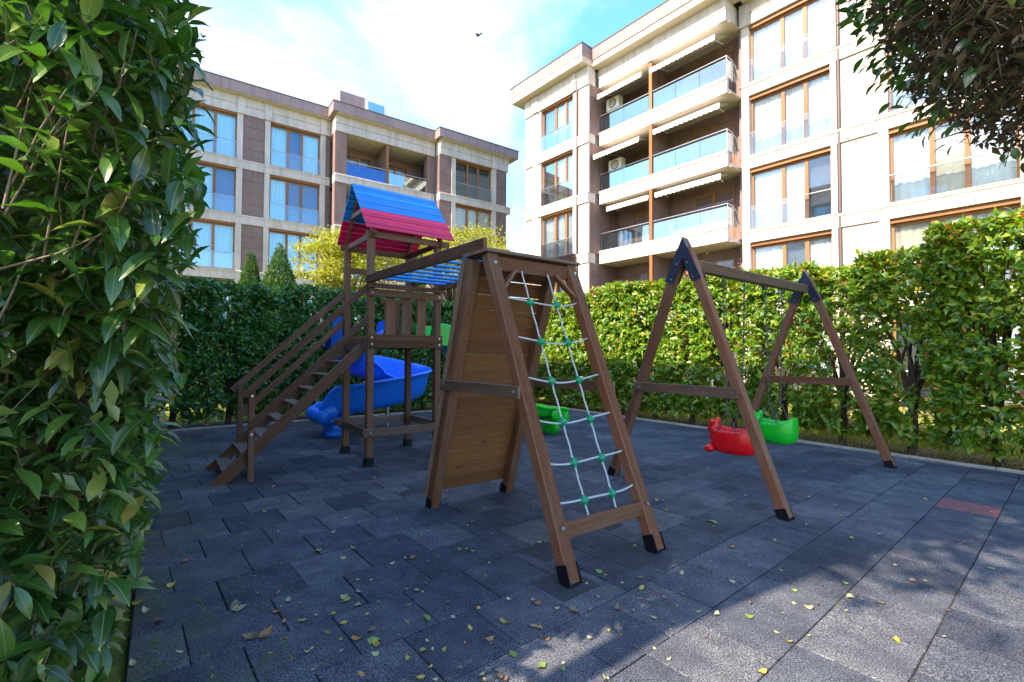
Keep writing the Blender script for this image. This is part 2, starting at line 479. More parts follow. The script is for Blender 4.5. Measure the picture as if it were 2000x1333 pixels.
def rubber():
    m, n, l, b = mat('rubber_crumb_tile')
    oi = n.new('ShaderNodeObjectInfo'); gi = n.new('ShaderNodeNewGeometry')
    ad = n.new('ShaderNodeMath'); ad.operation = 'ADD'
    l.new(oi.outputs['Random'], ad.inputs[0]); l.new(gi.outputs['Random Per Island'], ad.inputs[1])
    fr = n.new('ShaderNodeMath'); fr.operation = 'FRACT'; l.new(ad.outputs[0], fr.inputs[0])
    tc = n.new('ShaderNodeTexCoord')
    def nz(sc, det, ro):
        q = n.new('ShaderNodeTexNoise'); q.inputs['Scale'].default_value = sc
        q.inputs['Detail'].default_value = det; q.inputs['Roughness'].default_value = ro
        gp = n.new('ShaderNodeNewGeometry'); l.new(gp.outputs['Position'], q.inputs['Vector'])
        return q
    grain = nz(120, 2, 0.65)
    mid = nz(5, 6, 0.7)
    big = nz(0.9, 4, 0.6)
    base = ramp(n, [(0.0, (0.043, 0.050, 0.071)), (0.5, (0.064, 0.071, 0.094)), (1.0, (0.094, 0.099, 0.118))])
    l.new(fr.outputs[0], base.inputs[0])
    def mul(a, fac_sock, stops):
        r = ramp(n, stops); l.new(fac_sock, r.inputs[0])
        x = n.new('ShaderNodeMix'); x.data_type = 'RGBA'; x.blend_type = 'MULTIPLY'; x.inputs['Factor'].default_value = 1
        l.new(a, x.inputs['A']); l.new(r.outputs[0], x.inputs['B'])
        return x.outputs['Result']
    c = mul(base.outputs[0], grain.outputs['Fac'], [(0.38, (0.25, 0.25, 0.27)), (0.5, (0.9, 0.9, 0.9)), (0.64, (2.05, 1.98, 1.85))])
    c = mul(c, mid.outputs['Fac'], [(0.3, (0.6, 0.61, 0.66)), (0.52, (1, 1, 1)), (0.72, (1.5, 1.44, 1.34))])
    c = mul(c, big.outputs['Fac'], [(0.3, (0.6, 0.63, 0.7)), (0.52, (1, 1, 1)), (0.72, (1.45, 1.4, 1.3))])
    # pale dust specks
    sp = nz(46, 1, 0.5)
    rs = ramp(n, [(0.74, (0, 0, 0)), (0.80, (0.5, 0.5, 0.5))]); l.new(sp.outputs['Fac'], rs.inputs[0])
    x = n.new('ShaderNodeMix'); x.data_type = 'RGBA'; l.new(rs.outputs[0], x.inputs['Factor'])
    l.new(c, x.inputs['A']); setc(x.inputs['B'], (0.34, 0.33, 0.31))
    # moss creeping in from the hedge side
    mo = nz(3.2, 6, 0.7)
    sep = n.new('ShaderNodeSeparateXYZ'); gp = n.new('ShaderNodeNewGeometry'); l.new(gp.outputs['Position'], sep.inputs[0])
    # distance from the left hedge line  a = .804 x + .595 y
    ma = n.new('ShaderNodeMath'); ma.operation = 'MULTIPLY'; ma.inputs[1].default_value = 0.804; l.new(sep.outputs['X'], ma.inputs[0])
    mb_ = n.new('ShaderNodeMath'); mb_.operation = 'MULTIPLY_ADD'; mb_.inputs[1].default_value = 0.595
    l.new(sep.outputs['Y'], mb_.inputs[0]); l.new(ma.outputs[0], mb_.inputs[2])
    mr = n.new('ShaderNodeMapRange'); mr.inputs['From Min'].default_value = -0.1; mr.inputs['From Max'].default_value = 1.5
    mr.inputs['To Min'].default_value = 0.22; mr.inputs['To Max'].default_value = -0.12
    l.new(mb_.outputs[0], mr.inputs['Value'])
    ma2 = n.new('ShaderNodeMath'); ma2.operation = 'ADD'; l.new(mo.outputs['Fac'], ma2.inputs[0]); l.new(mr.outputs[0], ma2.inputs[1])
    rm = ramp(n, [(0.64, (0, 0, 0)), (0.78, (0.42, 0.42, 0.42))]); l.new(ma2.outputs[0], rm.inputs[0])
    y = n.new('ShaderNodeMix'); y.data_type = 'RGBA'; l.new(rm.outputs[0], y.inputs['Factor'])
    l.new(x.outputs['Result'], y.inputs['A']); setc(y.inputs['B'], (0.075, 0.10, 0.022))
    l.new(y.outputs['Result'], b.inputs['Base Color'])
    b.inputs['Roughness'].default_value = 0.86
    b.inputs['Specular IOR Level'].default_value = 0.3
    bump(n, l, b, grain.outputs['Fac'], 0.55, 0.006)
    return m
M['rubber'] = rubber()

def joint():
    m, n, l, b = mat('joint_dirt')
    ns = noise(n, l, 1.7, 6, 0.7)
    r = ramp(n, [(0.46, (0.014, 0.013, 0.014)), (0.56, (0.04, 0.045, 0.018)), (0.66, (0.11, 0.16, 0.02))])
    l.new(ns.outputs['Fac'], r.inputs[0]); l.new(r.outputs[0], b.inputs['Base Color'])
    b.inputs['Roughness'].default_value = 1.0
    return m
M['joint'] = joint()

def lawn():
    m, n, l, b = mat('lawn')
    ns = noise(n, l, 2.5, 8, 0.7)
    r = ramp(n, [(0.3, (0.08, 0.11, 0.014)), (0.5, (0.20, 0.22, 0.02)), (0.7, (0.34, 0.30, 0.04))])
    l.new(ns.outputs['Fac'], r.inputs[0]); l.new(r.outputs[0], b.inputs['Base Color'])
    b.inputs['Roughness'].default_value = 0.95
    n2 = noise(n, l, 60, 4, 0.7)
    bump(n, l, b, n2.outputs['Fac'], 0.8, 0.03)
    return m
M['lawn'] = lawn()
M['blade'] = leafmat('grass_blade', [(0.0, (0.13, 0.19, 0.012)), (0.6, (0.25, 0.28, 0.02)), (1.0, (0.42, 0.37, 0.05))], 0.6, 0.35, (0.4, 0.45, 0.03))
M['laurel'] = leafmat('laurel_leaf', [(0.0, (0.007, 0.030, 0.008)), (0.45, (0.024, 0.078, 0.012)), (0.8, (0.060, 0.135, 0.018)), (0.955, (0.14, 0.20, 0.03)), (0.975, (0.26, 0.22, 0.04)), (1.0, (0.2, 0.16, 0.04))], 0.30, 0.24, (0.14, 0.42, 0.02), True)
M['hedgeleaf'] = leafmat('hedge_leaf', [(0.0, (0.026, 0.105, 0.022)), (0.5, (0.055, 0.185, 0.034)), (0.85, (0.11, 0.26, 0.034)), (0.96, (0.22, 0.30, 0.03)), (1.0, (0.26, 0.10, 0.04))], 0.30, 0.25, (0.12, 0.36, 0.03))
M['sunleaf'] = leafmat('sunny_hedge_leaf', [(0.0, (0.035, 0.125, 0.012)), (0.35, (0.085, 0.22, 0.014)), (0.7, (0.20, 0.34, 0.016)), (0.95, (0.38, 0.42, 0.02)), (1.0, (0.34, 0.14, 0.04))], 0.4, 0.38, (0.46, 0.60, 0.02))  # brighter, yellower copy of the hedge leaf: sunlight put into the colour
M['redleaf'] = leafmat('young_red_leaf', [(0.0, (0.30, 0.05, 0.02)), (0.6, (0.42, 0.14, 0.03)), (1.0, (0.42, 0.26, 0.04))], 0.42, 0.35, (0.6, 0.16, 0.03))
M['yellowleaf'] = leafmat('yellow_green_leaf', [(0.0, (0.16, 0.19, 0.012)), (0.5, (0.32, 0.33, 0.02)), (1.0, (0.48, 0.44, 0.04))], 0.5, 0.4, (0.6, 0.6, 0.03))
M['thuja'] = leafmat('conifer_spray', [(0.0, (0.022, 0.07, 0.01)), (0.6, (0.05, 0.13, 0.014)), (1.0, (0.11, 0.19, 0.02))], 0.55, 0.2, (0.15, 0.4, 0.02))
M['lime'] = leafmat('lime_conifer_spray', [(0.0, (0.12, 0.17, 0.01)), (0.6, (0.24, 0.30, 0.015)), (1.0, (0.36, 0.38, 0.03))], 0.55, 0.3, (0.5, 0.55, 0.02))
M['deadleaf'] = leafmat('dead_leaf', [(0.0, (0.08, 0.05, 0.035)), (0.6, (0.15, 0.10, 0.06)), (1.0, (0.22, 0.15, 0.09))], 0.8, 0.12, (0.3, 0.2, 0.1))
M['pinkleaf'] = leafmat('pink_shrub_leaf', [(0.0, (0.22, 0.06, 0.06)), (0.5, (0.35, 0.12, 0.11)), (0.8, (0.20, 0.20, 0.05)), (1.0, (0.4, 0.2, 0.2))], 0.5, 0.3, (0.5, 0.2, 0.2))
for k, c in dict(yellow=(0.46, 0.34, 0.05), pale=(0.46, 0.41, 0.22), brown=(0.24, 0.14, 0.07), orange=(0.46, 0.19, 0.05), green=(0.20, 0.30, 0.05)).items():
    M['fall_' + k] = leafmat('fallen_' + k, [(0.0, [x * 0.7 for x in c]), (1.0, [min(1, x * 1.15) for x in c])], 0.6, 0.2, c)
# ------------------------------------------------------------------ frames of the place
PA = R(36.5)
U = Vector((math.cos(PA), math.sin(PA), 0)); W = Vector((-math.sin(PA), math.cos(PA), 0)); Z = Vector((0, 0, 1))
def AB(a, b, z=0.0): return U * a + W * b + Z * z
def to_ab(p): return (p[0] * U.x + p[1] * U.y, p[0] * W.x + p[1] * W.y)
def pix(p):
    """where a point falls in the 2000 px wide photograph, with its depth"""
    d = Vector(p) - Vector((0, 0, CH)); z = d.dot(_f)
    if z < 0.05: return None
    return 1000 + 925 * d.dot(_r) / z, 666.5 - 925 * d.dot(_u) / z, z
def on_ground(px, py):
    d = _r * (px - 1000) + _u * (666.5 - py) + _f * 925
    t = -CH / d.z
    return Vector((d.x * t, d.y * t, 0))

A_MAX, B_MAX, B_MIN, A_MIN = 9.92, 12.4, -2.6, -0.12

# ------------------------------------------------------------------ ground sheets
gm = MB(); gm.add([(-300, -300, -0.07), (300, -300, -0.07), (300, 400, -0.07), (-300, 400, -0.07)], [(0, 1, 2, 3)])
tag(gm.build('ground', M['lawn']), kind='structure')
def sheet(name, a0, a1, b0, b1, z, m):
    s = MB(); s.add([AB(a0, b0, z), AB(a1, b0, z), AB(a1, b1, z), AB(a0, b1, z)], [(0, 1, 2, 3)])
    return tag(s.build(name, m), kind='structure')
sheet('planting_bed', A_MAX + 0.12, 11.5, B_MIN, 14.0, -0.035, M['soil'])
sheet('planting_bed', A_MIN - 1.7, A_MAX + 0.11, B_MAX + 0.12, 14.0, -0.04, M['soil'])
sheet('planting_bed', A_MIN - 1.7, A_MIN - 0.12, B_MIN, B_MAX + 0.11, -0.036, M['soil'])
court = sheet('playground_floor', A_MIN, A_MAX, B_MIN, B_MAX, -0.013, M['joint'])

# rubber tiles in running bond, rows turned 39.57 degrees
TY = 0.69064; tc_, ts_ = math.cos(TY), math.sin(TY)
def T2W(a, b): return (a * tc_ - b * ts_, a * ts_ + b * tc_)
Y0 = 2.61005
def clip(poly):
    def cut(ps, ax, lim, keep_less):
        out = []
        for i in range(len(ps)):
            p, q = ps[i], ps[(i + 1) % len(ps)]
            pa, qa = to_ab(p)[ax], to_ab(q)[ax]
            pin = pa <= lim if keep_less else pa >= lim
            qin = qa <= lim if keep_less else qa >= lim
            if pin: out.append(p)
            if pin != qin:
                t = (lim - pa) / (qa - pa)
                out.append((p[0] + (q[0] - p[0]) * t, p[1] + (q[1] - p[1]) * t))
        return out
    for ax, lim, less in ((0, A_MAX - 0.004, True), (0, A_MIN + 0.004, False), (1, B_MAX - 0.004, True), (1, B_MIN + 0.004, False)):
        poly = cut(poly, ax, lim, less)
        if len(poly) < 3: return []
    return poly
def tile_geo(s, poly, z=0.0, tilt=(0, 0)):
    """bevelled slab on a convex polygon"""
    n = len(poly); cx = sum(p[0] for p in poly) / n; cy = sum(p[1] for p in poly) / n
    def inset(p, d):
        vx, vy = p[0] - cx, p[1] - cy; L = math.hypot(vx, vy) or 1
        k = max(0.1, (L - d) / L); return (cx + vx * k, cy + vy * k)
    o = [inset(p, 0.0048) for p in poly]; i_ = [inset(p, 0.011) for p in poly]
    zz = lambda p: z + (p[0] - cx) * tilt[0] + (p[1] - cy) * tilt[1]
    vs_ = [(p[0], p[1], -0.03) for p in o] + [(p[0], p[1], zz(p) - 0.005) for p in o] + [(p[0], p[1], zz(p)) for p in i_]
    fs = []
    for k in range(n):
        j = (k + 1) % n
        fs += [(k, j, n + j, n + k), (n + k, n + j, 2 * n + j, 2 * n + k)]
    fs.append(tuple(range(2 * n, 3 * n)))
    s.add(vs_, fs)
full = MB(); tile_geo(full, [(-.25, -.25), (.25, -.25), (.25, .25), (-.25, .25)])
full_me = full.mesh('rubber_tile', M['rubber'])
rngT = random.Random(3)
cells = []
for k in range(-32, 24):
    off = 0.077 if k % 2 else 0.327
    for m_ in range(-16, 48):
        a0 = off + m_ * 0.5; b0 = Y0 - (k + 1) * 0.5
        poly = [T2W(a0, b0), T2W(a0 + .5, b0), T2W(a0 + .5, b0 + .5), T2W(a0, b0 + .5)]
        cl = clip(poly)
        if len(cl) < 3: continue
        area = abs(sum(cl[i][0] * cl[(i + 1) % len(cl)][1] - cl[(i + 1) % len(cl)][0] * cl[i][1] for i in range(len(cl)))) / 2
        if area < 0.006: continue
        c = T2W(a0 + .25, b0 + .25)
        q = pix((c[0], c[1], 0))
        vis = q is not None and -120 < q[0] < 2120 and 690 < q[1] < 1480
        cells.append((0 if vis else 1, -(1.0 / q[2] ** 2 if vis else 0), c, cl, area > 0.2499))
cells.sort(key=lambda t: (t[0], t[1]))
rest = MB(); n_ind = 0
for vis, key, c, cl, isfull in cells:
    z = rngT.uniform(-0.0025, 0.0025); tilt = (rngT.uniform(-.006, .006), rngT.uniform(-.006, .006))
    isred = abs(c[0] - 5.25) < 0.30 and abs(c[1] - 5.3) < 0.30
    if n_ind < 300 and vis == 0:
        if isfull:
            o = put('rubber_tile', full_me, court, Matrix.Translation((c[0] + rngT.uniform(-.002, .002), c[1] + rngT.uniform(-.002, .002), z)) @ Matrix.Rotation(TY + rngT.uniform(-.004, .004), 4, 'Z') @ Matrix.Rotation(tilt[0], 4, 'X') @ Matrix.Rotation(tilt[1], 4, 'Y'))
            if isred:
                o.material_slots[0].link = 'OBJECT'; o.material_slots[0].material = M['redtile']
                o['label'] = 'faded red rubber tile among the grey ones'
        else:
            s = MB(); tile_geo(s, cl, z, tilt); s.build('rubber_tile', M['rubber'], court)
        n_ind += 1
    else:
        tile_geo(rest, cl, z, tilt)
tag(rest.build('rubber_tiles', M['rubber'], court), kind='stuff')
# dark square patches where old footings were filled in
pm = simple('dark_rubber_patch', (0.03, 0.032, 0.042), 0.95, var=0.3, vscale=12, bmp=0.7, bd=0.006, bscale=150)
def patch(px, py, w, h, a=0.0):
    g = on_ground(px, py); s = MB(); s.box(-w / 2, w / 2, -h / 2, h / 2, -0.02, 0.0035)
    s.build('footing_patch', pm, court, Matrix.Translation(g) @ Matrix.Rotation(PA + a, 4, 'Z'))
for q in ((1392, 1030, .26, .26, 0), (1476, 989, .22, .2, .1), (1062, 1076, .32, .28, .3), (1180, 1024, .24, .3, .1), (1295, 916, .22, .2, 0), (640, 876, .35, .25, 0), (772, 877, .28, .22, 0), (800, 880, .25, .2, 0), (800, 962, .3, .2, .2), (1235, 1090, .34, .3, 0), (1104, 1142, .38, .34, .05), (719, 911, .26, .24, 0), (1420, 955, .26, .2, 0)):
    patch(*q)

# kerb stones
kerb = tag(bpy.data.objects.new('kerb', None), kind='structure'); link(kerb); WM[kerb.name] = I4.copy()
ks = MB(); ks.prism([(-.055, -.12), (.055, -.12), (.055, .028), (.047, .036), (-.047, .036), (-.055, .028)], 'x', -.495, .495)
ks_me = ks.mesh('kerb_stone', M['kerb'])
def kerb_line(p0, p1):
    d = p1 - p0; n = int(d.length / 1.0); d = d.normalized()
    ang = math.atan2(d.y, d.x)
    for i in range(n):
        p = p0 + d * (i + 0.5)
        put('kerb_stone', ks_me, kerb, Matrix.Translation((p.x, p.y, rngT.uniform(-.006, .004))) @ Matrix.Rotation(ang + rngT.uniform(-.006, .006), 4, 'Z'))
kerb_line(AB(A_MAX + .058, -1.6), AB(A_MAX + .058, B_MAX + .14))
kerb_line(AB(A_MIN - 0.1, B_MAX + .058), AB(A_MAX + 0.02, B_MAX + .058))
kerb_line(AB(A_MIN - .058, 5.4), AB(A_MIN - .058, B_MAX + .0))

# ------------------------------------------------------------------ apartment buildings
GAP = 0.012
class Building:
    """local x runs along the facade, y goes into the building, z up"""
    def __init__(s, name, O, ang, label, levels, cat='building'):
        s.root = thing(name, (O[0], O[1], -0.07), label, cat, 'apartment blocks round the garden', ang)
        s.lv = levels                     # bottoms of the floor bands, last = bottom of the frieze
    def box(s, name, m, x0, x1, y0, y1, z0, z1, parent=None):
        b = MB(); b.box(x0, x1, y0, y1, z0 + .07, z1 + .07)
        return b.build(name, m, parent or s.root, local=I4)
    def mb(s, name, b, m, parent=None):
        return b.build(name, m, parent or s.root, local=I4)
    def band(s, x0, x1, off, zb, h=0.5, ext0=0.0, ext1=0.0):
        """floor band with a small moulding on top"""
        f = -off
        b = MB()
        zb += .07
        b.prism([(f - .07, zb), (f - .07, zb + h - .14), (f - .105, zb + h - .10), (f - .105, zb + h - .03), (f - .07, zb + h), (f + .5, zb + h), (f + .5, zb)][::-1], 'x', x0, x1)
        s.mb('floor_band', b, M['stone'])
    def pilaster(s, x0, x1, off, z0, z1):
        s.box('pilaster', M['stone'], x0, x1, -off - .05, -off + .5, z0, z1)
    def cladding(s, x0, x1, off, z0, z1, m, n=4, name='cladding_panel'):
        h = (z1 - z0) / n
        for i in range(n):
            s.box(name, m, x0, x1, -off + rngT.uniform(-.002, .002), -off + .5, z0 + i * h + GAP / 2, z0 + (i + 1) * h - GAP / 2)
    def window(s, x0, x1, off, z0, z1, mull, curtain, rail=True, parent=None, railz=0.95, blind=None, depth=0.17, bare=()):
        """wooden window: frame, panes, curtains behind, glass guard rail in front"""
        fr = 0.075
        y = -off + depth
        f = MB()
        zz0, zz1 = z0 + .07, z1 + .07
        f.box(x0, x1, y, y + .08, zz0, zz0 + fr); f.box(x0, x1, y, y + .08, zz1 - fr, zz1)
        xs = [x0] + list(mull) + [x1]
        f.box(x0, x0 + fr, y + .001, y + .081, zz0 + fr, zz1 - fr); f.box(x1 - fr, x1, y + .001, y + .081, zz0 + fr, zz1 - fr)
        for m_ in mull: f.box(m_ - .07, m_ + .07, y + .001, y + .081, zz0 + fr, zz1 - fr)
        w = s.mb('window', f, M['framewood'], parent)
        for i in range(len(xs) - 1):
            a = xs[i] + (fr if i == 0 else .07); b_ = xs[i + 1] - (fr if i == len(xs) - 2 else .07)
            p = MB(); p.box(a, b_, y + .03, y + .042, zz0 + fr, zz1 - fr)
            p.build('pane', M['pane'], w, local=I4)
            dim = rngT.random()
            if i in bare or (rail and dim < .10):
                c = MB(); c.box(a - .05, b_ + .05, y + .26, y + .28, zz0 + .02, zz1 - .02)
                c.build('blind', blind or M['interior'], w, local=I4)  # where no blind colour is given, the sheet carries painted room darkness
                continue
            # curtain with hanging folds
            c = MB(); n = max(10, int((b_ - a) / .035)); ph = rngT.uniform(0, 6)
            amp = rngT.uniform(.018, .03)
            top = []; bot = []
            for k in range(n + 1):
                x = a - .04 + (b_ - a + .08) * k / n
                yy = y + .16 + amp * math.sin(k * 1.15 + ph) + .02 * math.sin(k * .33 + ph * 2)
                top.append((x, yy * .6 + (y + .16) * .4, zz1 - .03)); bot.append((x, yy, zz0 + .03))
            vs_ = bot + top
            c.add(vs_, [(k, k + 1, n + 2 + k, n + 1 + k) for k in range(n)], 0, True)
            c.build('curtain', curtain if dim < .8 or curtain is not M['curtain'] else M['creamcurtain'], w, local=I4)
        if rail:
            yr = -off - .02
            g = MB(); g.box(x0 + .02, x1 - .02, yr, yr + .012, zz0 + .03, zz0 + railz - .03)
            g.build('guard_glass', M['pane'], w, local=I4)
            t = MB(); t.tube([(x0 - .01, yr + .006, zz0 + railz), (x1 + .01, yr + .006, zz0 + railz)], .022, 8)
            t.build('guard_rail', M['steel'], w, local=I4)
        # sill
        s.box('sill', M['stone'], x0 - .03, x1 + .03, -off - .125, -off + .165, z0 - .035, z0 - .003, w)
        return w
    def roof(s, x0, x1, off, ztop, h=0.62, over=0.62, depth=12.0, ex0=0.0, ex1=0.0):
        """fascia slab with dark metal edge"""
        f = -off - over
        s.box('roof_fascia', M['fascia'], x0 - ex0, x1 + ex1, f, depth, ztop - h, ztop)
        s.box('roof_edge', M['rooftop'], x0 - ex0 - .03, x1 + ex1 + .03, f - .03, depth, ztop + .003, ztop + .05)
    def frieze(s, x0, x1, off, z0, z1):
        b = MB(); f = -off; z0 += .07; z1 += .07; zm = (z0 + z1) / 2
        b.prism([(f - .07, z0), (f - .07, zm - .012), (f - .055, zm), (f - .10, zm + .012), (f - .10, z1), (f + .5, z1), (f + .5, z0)][::-1], 'x', x0, x1)
        s.mb('frieze', b, M['stone'])
    def core(s, x0, x1, y0, y1, z0, z1):
        s.box('inner_wall', M['interior'], x0, x1, y0, y1, z0, z1)
    def awning(s, x0, x1, yback, yfront, ztop, drop, cols=None):
        b = MB(); zt = ztop + .07
        n = 28
        # canvas
        b.add([(x0, yback, zt), (x1, yback, zt), (x1, yfront, zt - drop), (x0, yfront, zt - drop)], [(0, 1, 2, 3)])
        b.add([(x0, yback, zt - .03), (x1, yback, zt - .03), (x1, yfront, zt - drop - .03), (x0, yfront, zt - drop - .03)], [(3, 2, 1, 0)])
        # scalloped valance
        top = []; bot = []
        for k in range(n * 4 + 1):
            x = x0 + (x1 - x0) * k / (n * 4)
            top.append((x, yfront, zt - drop + .01)); bot.append((x, yfront - .004, zt - drop - .20 - .045 * abs(math.sin(k * math.pi / 4 / 2))))
        N = len(top)
        b.add(bot + top, [(k, k + 1, N + k + 1, N + k) for k in range(N - 1)])
        a = s.mb('awning', b, M['awning'])
        t = MB(); t.tube([(x0, yfront + .02, zt - drop - .02), (x1, yfront + .02, zt - drop - .02)], .03, 6)
        for x in (x0 + .25, x1 - .25):
            t.tube([(x, yback + .05, zt - .25), (x + .02, (yback + yfront) / 2, zt - drop * .5 - .14), (x, yfront + .03, zt - drop - .03)], .018, 6)
        t.build('awning_arm', M['white'], a, local=I4)
        return a

# ---- right block (sunlit, balconies)
RL = [0.15, 3.29, 6.43, 9.60, 12.74, 15.82]
rb = Building('apartment_building', (3.965, 24.45), R(-50), 'cream apartment block with three tiers of glass fronted balconies and white awnings', RL)
XR = 22.0
rb.core(-4.9, XR, 2.42, 12.0, -.07, 16.7)           # behind everything
rb.core(-4.9, -0.02, .5, 2.40, -.07, 16.7)
rb.core(7.05, XR, 2.0 + .36, 2.41, -.07, 16.7)
rb.box('end_wall', M['stone'], -4.97, -4.905, 0.51, 12.0, -.07, 16.75)
B0, BB, BR_ = 0.0, -0.78, -1.85
# left bay
for i, zb in enumerate(RL[:-1]):
    if i > 0: rb.band(-4.97, 0.0, B0, zb, .52)
    z0, z1 = zb + (.52 if i else 0), RL[i + 1]
    rb.cladding(-4.96, -4.28, B0, z0, z1, M['stonetile'], 4, 'stone_panel')
    rb.pilaster(-4.27, -3.84, B0, z0, z1); rb.pilaster(-1.08, -.87, B0, z0, z1)
    rb.cladding(-.72, -.005, B0, z0, z1, M['stonetile'], 4, 'stone_panel')
    rb.box('recess_wall', M['clad'], -.865, -.725, .02, .5, z0, z1)
    rb.box('reveal', M['stone'], -3.835, -3.63, .0, .5, z0, z1)
    rb.box('lintel', M['framewood'], -3.625, -1.085, .03, .5, z1 - .10, z1 - .002)
    rb.window(-3.62, -1.09, B0, z0 + .02, z1 - .11, (-2.6, -1.79), M['curtain'], railz=.98)
    d = MB(); d.tube([(-.795, -.05, zb + .6), (-.795, -.05, RL[i + 1] + .55)], .05, 8); rb.mb('drainpipe', d, M['pipe'])
    # side of the bay towards the balconies
    rb.box('side_wall', M['clad'], -.004, .03, .02, 2.41, z0, z1)
rb.frieze(-4.97, 0.0, B0, 15.82, 16.78)
for xa, xb in ((-4.30, -3.80), (-1.12, -.83)): rb.box('pilaster_cap', M['stone'], xa, xb, -.15, .4, 15.80, 16.77)
rb.roof(-4.97, 0.0, B0, 17.72, .62, .62, 12.0, 0.75, .06)
rb.box('soffit', M['soffit'], -5.6, .05, -.60, .6, 16.785, 17.095)
# balconies
for i, zb in enumerate(RL[:-1]):
    if i == 0: continue
    b = MB(); f = -BB; z = zb + .07
    b.prism([(f, z), (f, z + .52), (f - .035, z + .55), (f - .035, z + .68), (f + .03, z + .70), (f + .16, z + .70), (f + .16, z + .2), (2.4, z + .2), (2.4, z)][::-1], 'x', 0.035, 6.90)
    rb.mb('balcony_slab', b, M['stone'])
    if i < 1: continue
    z1 = RL[i + 1]; z0 = zb + .2
    # back wall with doors
    rb.cladding(0.035, 7.04, -2.30, z0, z1, M['clad'], 3)
    dv = rb.box('balcony_divider', M['clad'], 3.10, 3.24, .90, 2.29, z0, z1 - .02)
    rb.box('divider_edge', M['framewood'], 3.09, 3.25, .80, .898, zb + .72, z1 - .02, dv)
    for xd in (1.1, 4.6):
        rb.window(xd, xd + 1.9, -2.10, z0 + .05, z1 - .45, (xd + .95,), M['curtain'] if (i + int(xd)) % 2 else M['interior'], rail=False)
    # glass balustrade
    for x0, x1 in ((0.12, 3.05), (3.30, 6.84)):
        n = 3 if x1 - x0 > 3 else 2
        for k in range(n):
            g = MB(); w = (x1 - x0) / n
            g.box(x0 + k * w + .01, x0 + (k + 1) * w - .01, .845, .857, zb + .79, zb + 1.56)
            rb.mb('balcony_glass', g, M['balcglass'])
        t = MB(); t.tube([(x0 - .03, .851, zb + 1.67), (x1 + .03, .851, zb + 1.67)], .028, 8); rb.mb('balcony_rail', t, M['steel'])
    g = MB(); g.box(6.855, 6.867, .87, 1.75, zb + .79, zb + 1.56); rb.mb('balcony_glass', g, M['balcglass'])
    t = MB(); t.tube([(6.86, .851, zb + 1.67), (6.86, 1.30, zb + 1.66), (6.88, 1.62, zb + 1.45), (6.9, 1.82, zb + .95)], .028, 8)
    t.tube([(6.86, .851, zb + .7), (6.86, .851, zb + 1.67)], .02, 6); t.tube([(6.86, 1.30, zb + .7), (6.86, 1.30, zb + 1.66)], .02, 6)
    rb.mb('balcony_rail', t, M['steel'])
    rb.box('balcony_ceiling', M['soffit'], .04, 7.03, .95, 2.29, z1 - .012, z1 - .002)
rb.frieze(0.035, 6.90, BB, 15.82, 16.78)
rb.box('frieze_back', M['stone'], 0.035, 6.895, 1.282, 2.40, 15.83, 16.77)
rb.roof(0.0, 6.90, BB, 17.72, .62, .62, 12.0, -.07, .55)
rb.box('soffit', M['soffit'], .06, 7.3, .20, 1.4, 16.785, 17.095)
# awnings: x0,x1,front y,top z,drop
for x0, x1, yb, yf, zt, dr in ((.30, 3.0, 1.7, .30, 15.75, .55), (3.35, 6.55, 1.7, .45, 15.74, .50), (.20, 3.0, 1.7, .10, 12.62, .62), (3.35, 6.6, 1.6, .72, 12.64, .26), (.45, 3.0, 1.5, .86, 9.5, .12), (3.4, 6.6, 1.5, .80, 9.5, .14)):
    rb.awning(x0, x1, yb, yf, zt, dr)
# air conditioners on the balcony walls
for x, z in ((.35, 14.6), (.5, 11.3)):
    b = MB(); b.box(x, x + .8, 1.0, 1.35, z, z + .6); a = rb.mb('air_conditioner', b, M['white'])
    t = MB(); t.tube([(x + .4 + .22 * math.cos(q * .5236), .99, z + .3 + .22 * math.sin(q * .5236)) for q in range(13)], .018, 5)
    for k in range(-3, 4): t.tube([(x + .4 + k * .06, .985, z + .1), (x + .4 + k * .06, .985, z + .5)], .007, 4)
    t.build('fan_grille', M['pipe'], a, local=I4)
# right part, set back
for i, zb in enumerate(RL[:-1]):
    f = BR_
    if i > 0: rb.band(7.05, XR, f, zb, .52)
    z0, z1 = zb + (.52 if i else 0), RL[i + 1]
    rb.cladding(6.95, 7.02, f, z0, z1, M['clad'], 3)
    rb.box('side_wall', M['clad'], 6.92, 7.045, 1.86, 2.3, z0, z1)
    rb.pilaster(7.05, 7.36, f, z0, z1)
    rb.pilaster(10.35, 10.55, f, z0, z1)
    rb.box('lintel', M['framewood'], 7.37, 10.345, -f + .03, -f + .5, z1 - .16, z1 - .002)
    rb.window(7.37, 10.34, f, z0 + .02, z1 - .17, (8.62, 9.45), M['curtain'], railz=.98)
    d = MB(); d.tube([(10.62, -f - .05, zb + .62), (10.62, -f - .05, RL[i + 1] + .55)], .05, 8); rb.mb('drainpipe', d, M['pipe'])
    rb.box('recess_wall', M['clad'], 10.555, 10.675, -f + .02, -f + .5, z0, z1)
    rb.cladding(10.68, 11.78, f, z0, z1, M['stonetile'], 4, 'stone_panel')
    rb.pilaster(11.785, 12.08, f, z0, z1)
    rb.box('lintel', M['framewood'], 12.085, 15.195, -f + .03, -f + .5, z1 - .16, z1 - .002)
    rb.window(12.09, 15.19, f, z0 + .02, z1 - .17, (13.2, 14.05), M['curtain'], railz=.98)
    rb.pilaster(15.20, 15.5, f, z0, z1)
    rb.cladding(15.505, 17.5, f, z0, z1, M['stonetile'], 4, 'stone_panel')
    rb.pilaster(17.505, 17.8, f, z0, z1)
    rb.window(17.81, 20.7, f, z0 + .02, z1 - .02, (18.9, 19.7), M['curtain'], railz=.98)
    rb.cladding(20.71, XR, f, z0, z1, M['stonetile'], 4, 'stone_panel')
rb.frieze(7.05, XR, BR_, 15.82, 16.78)
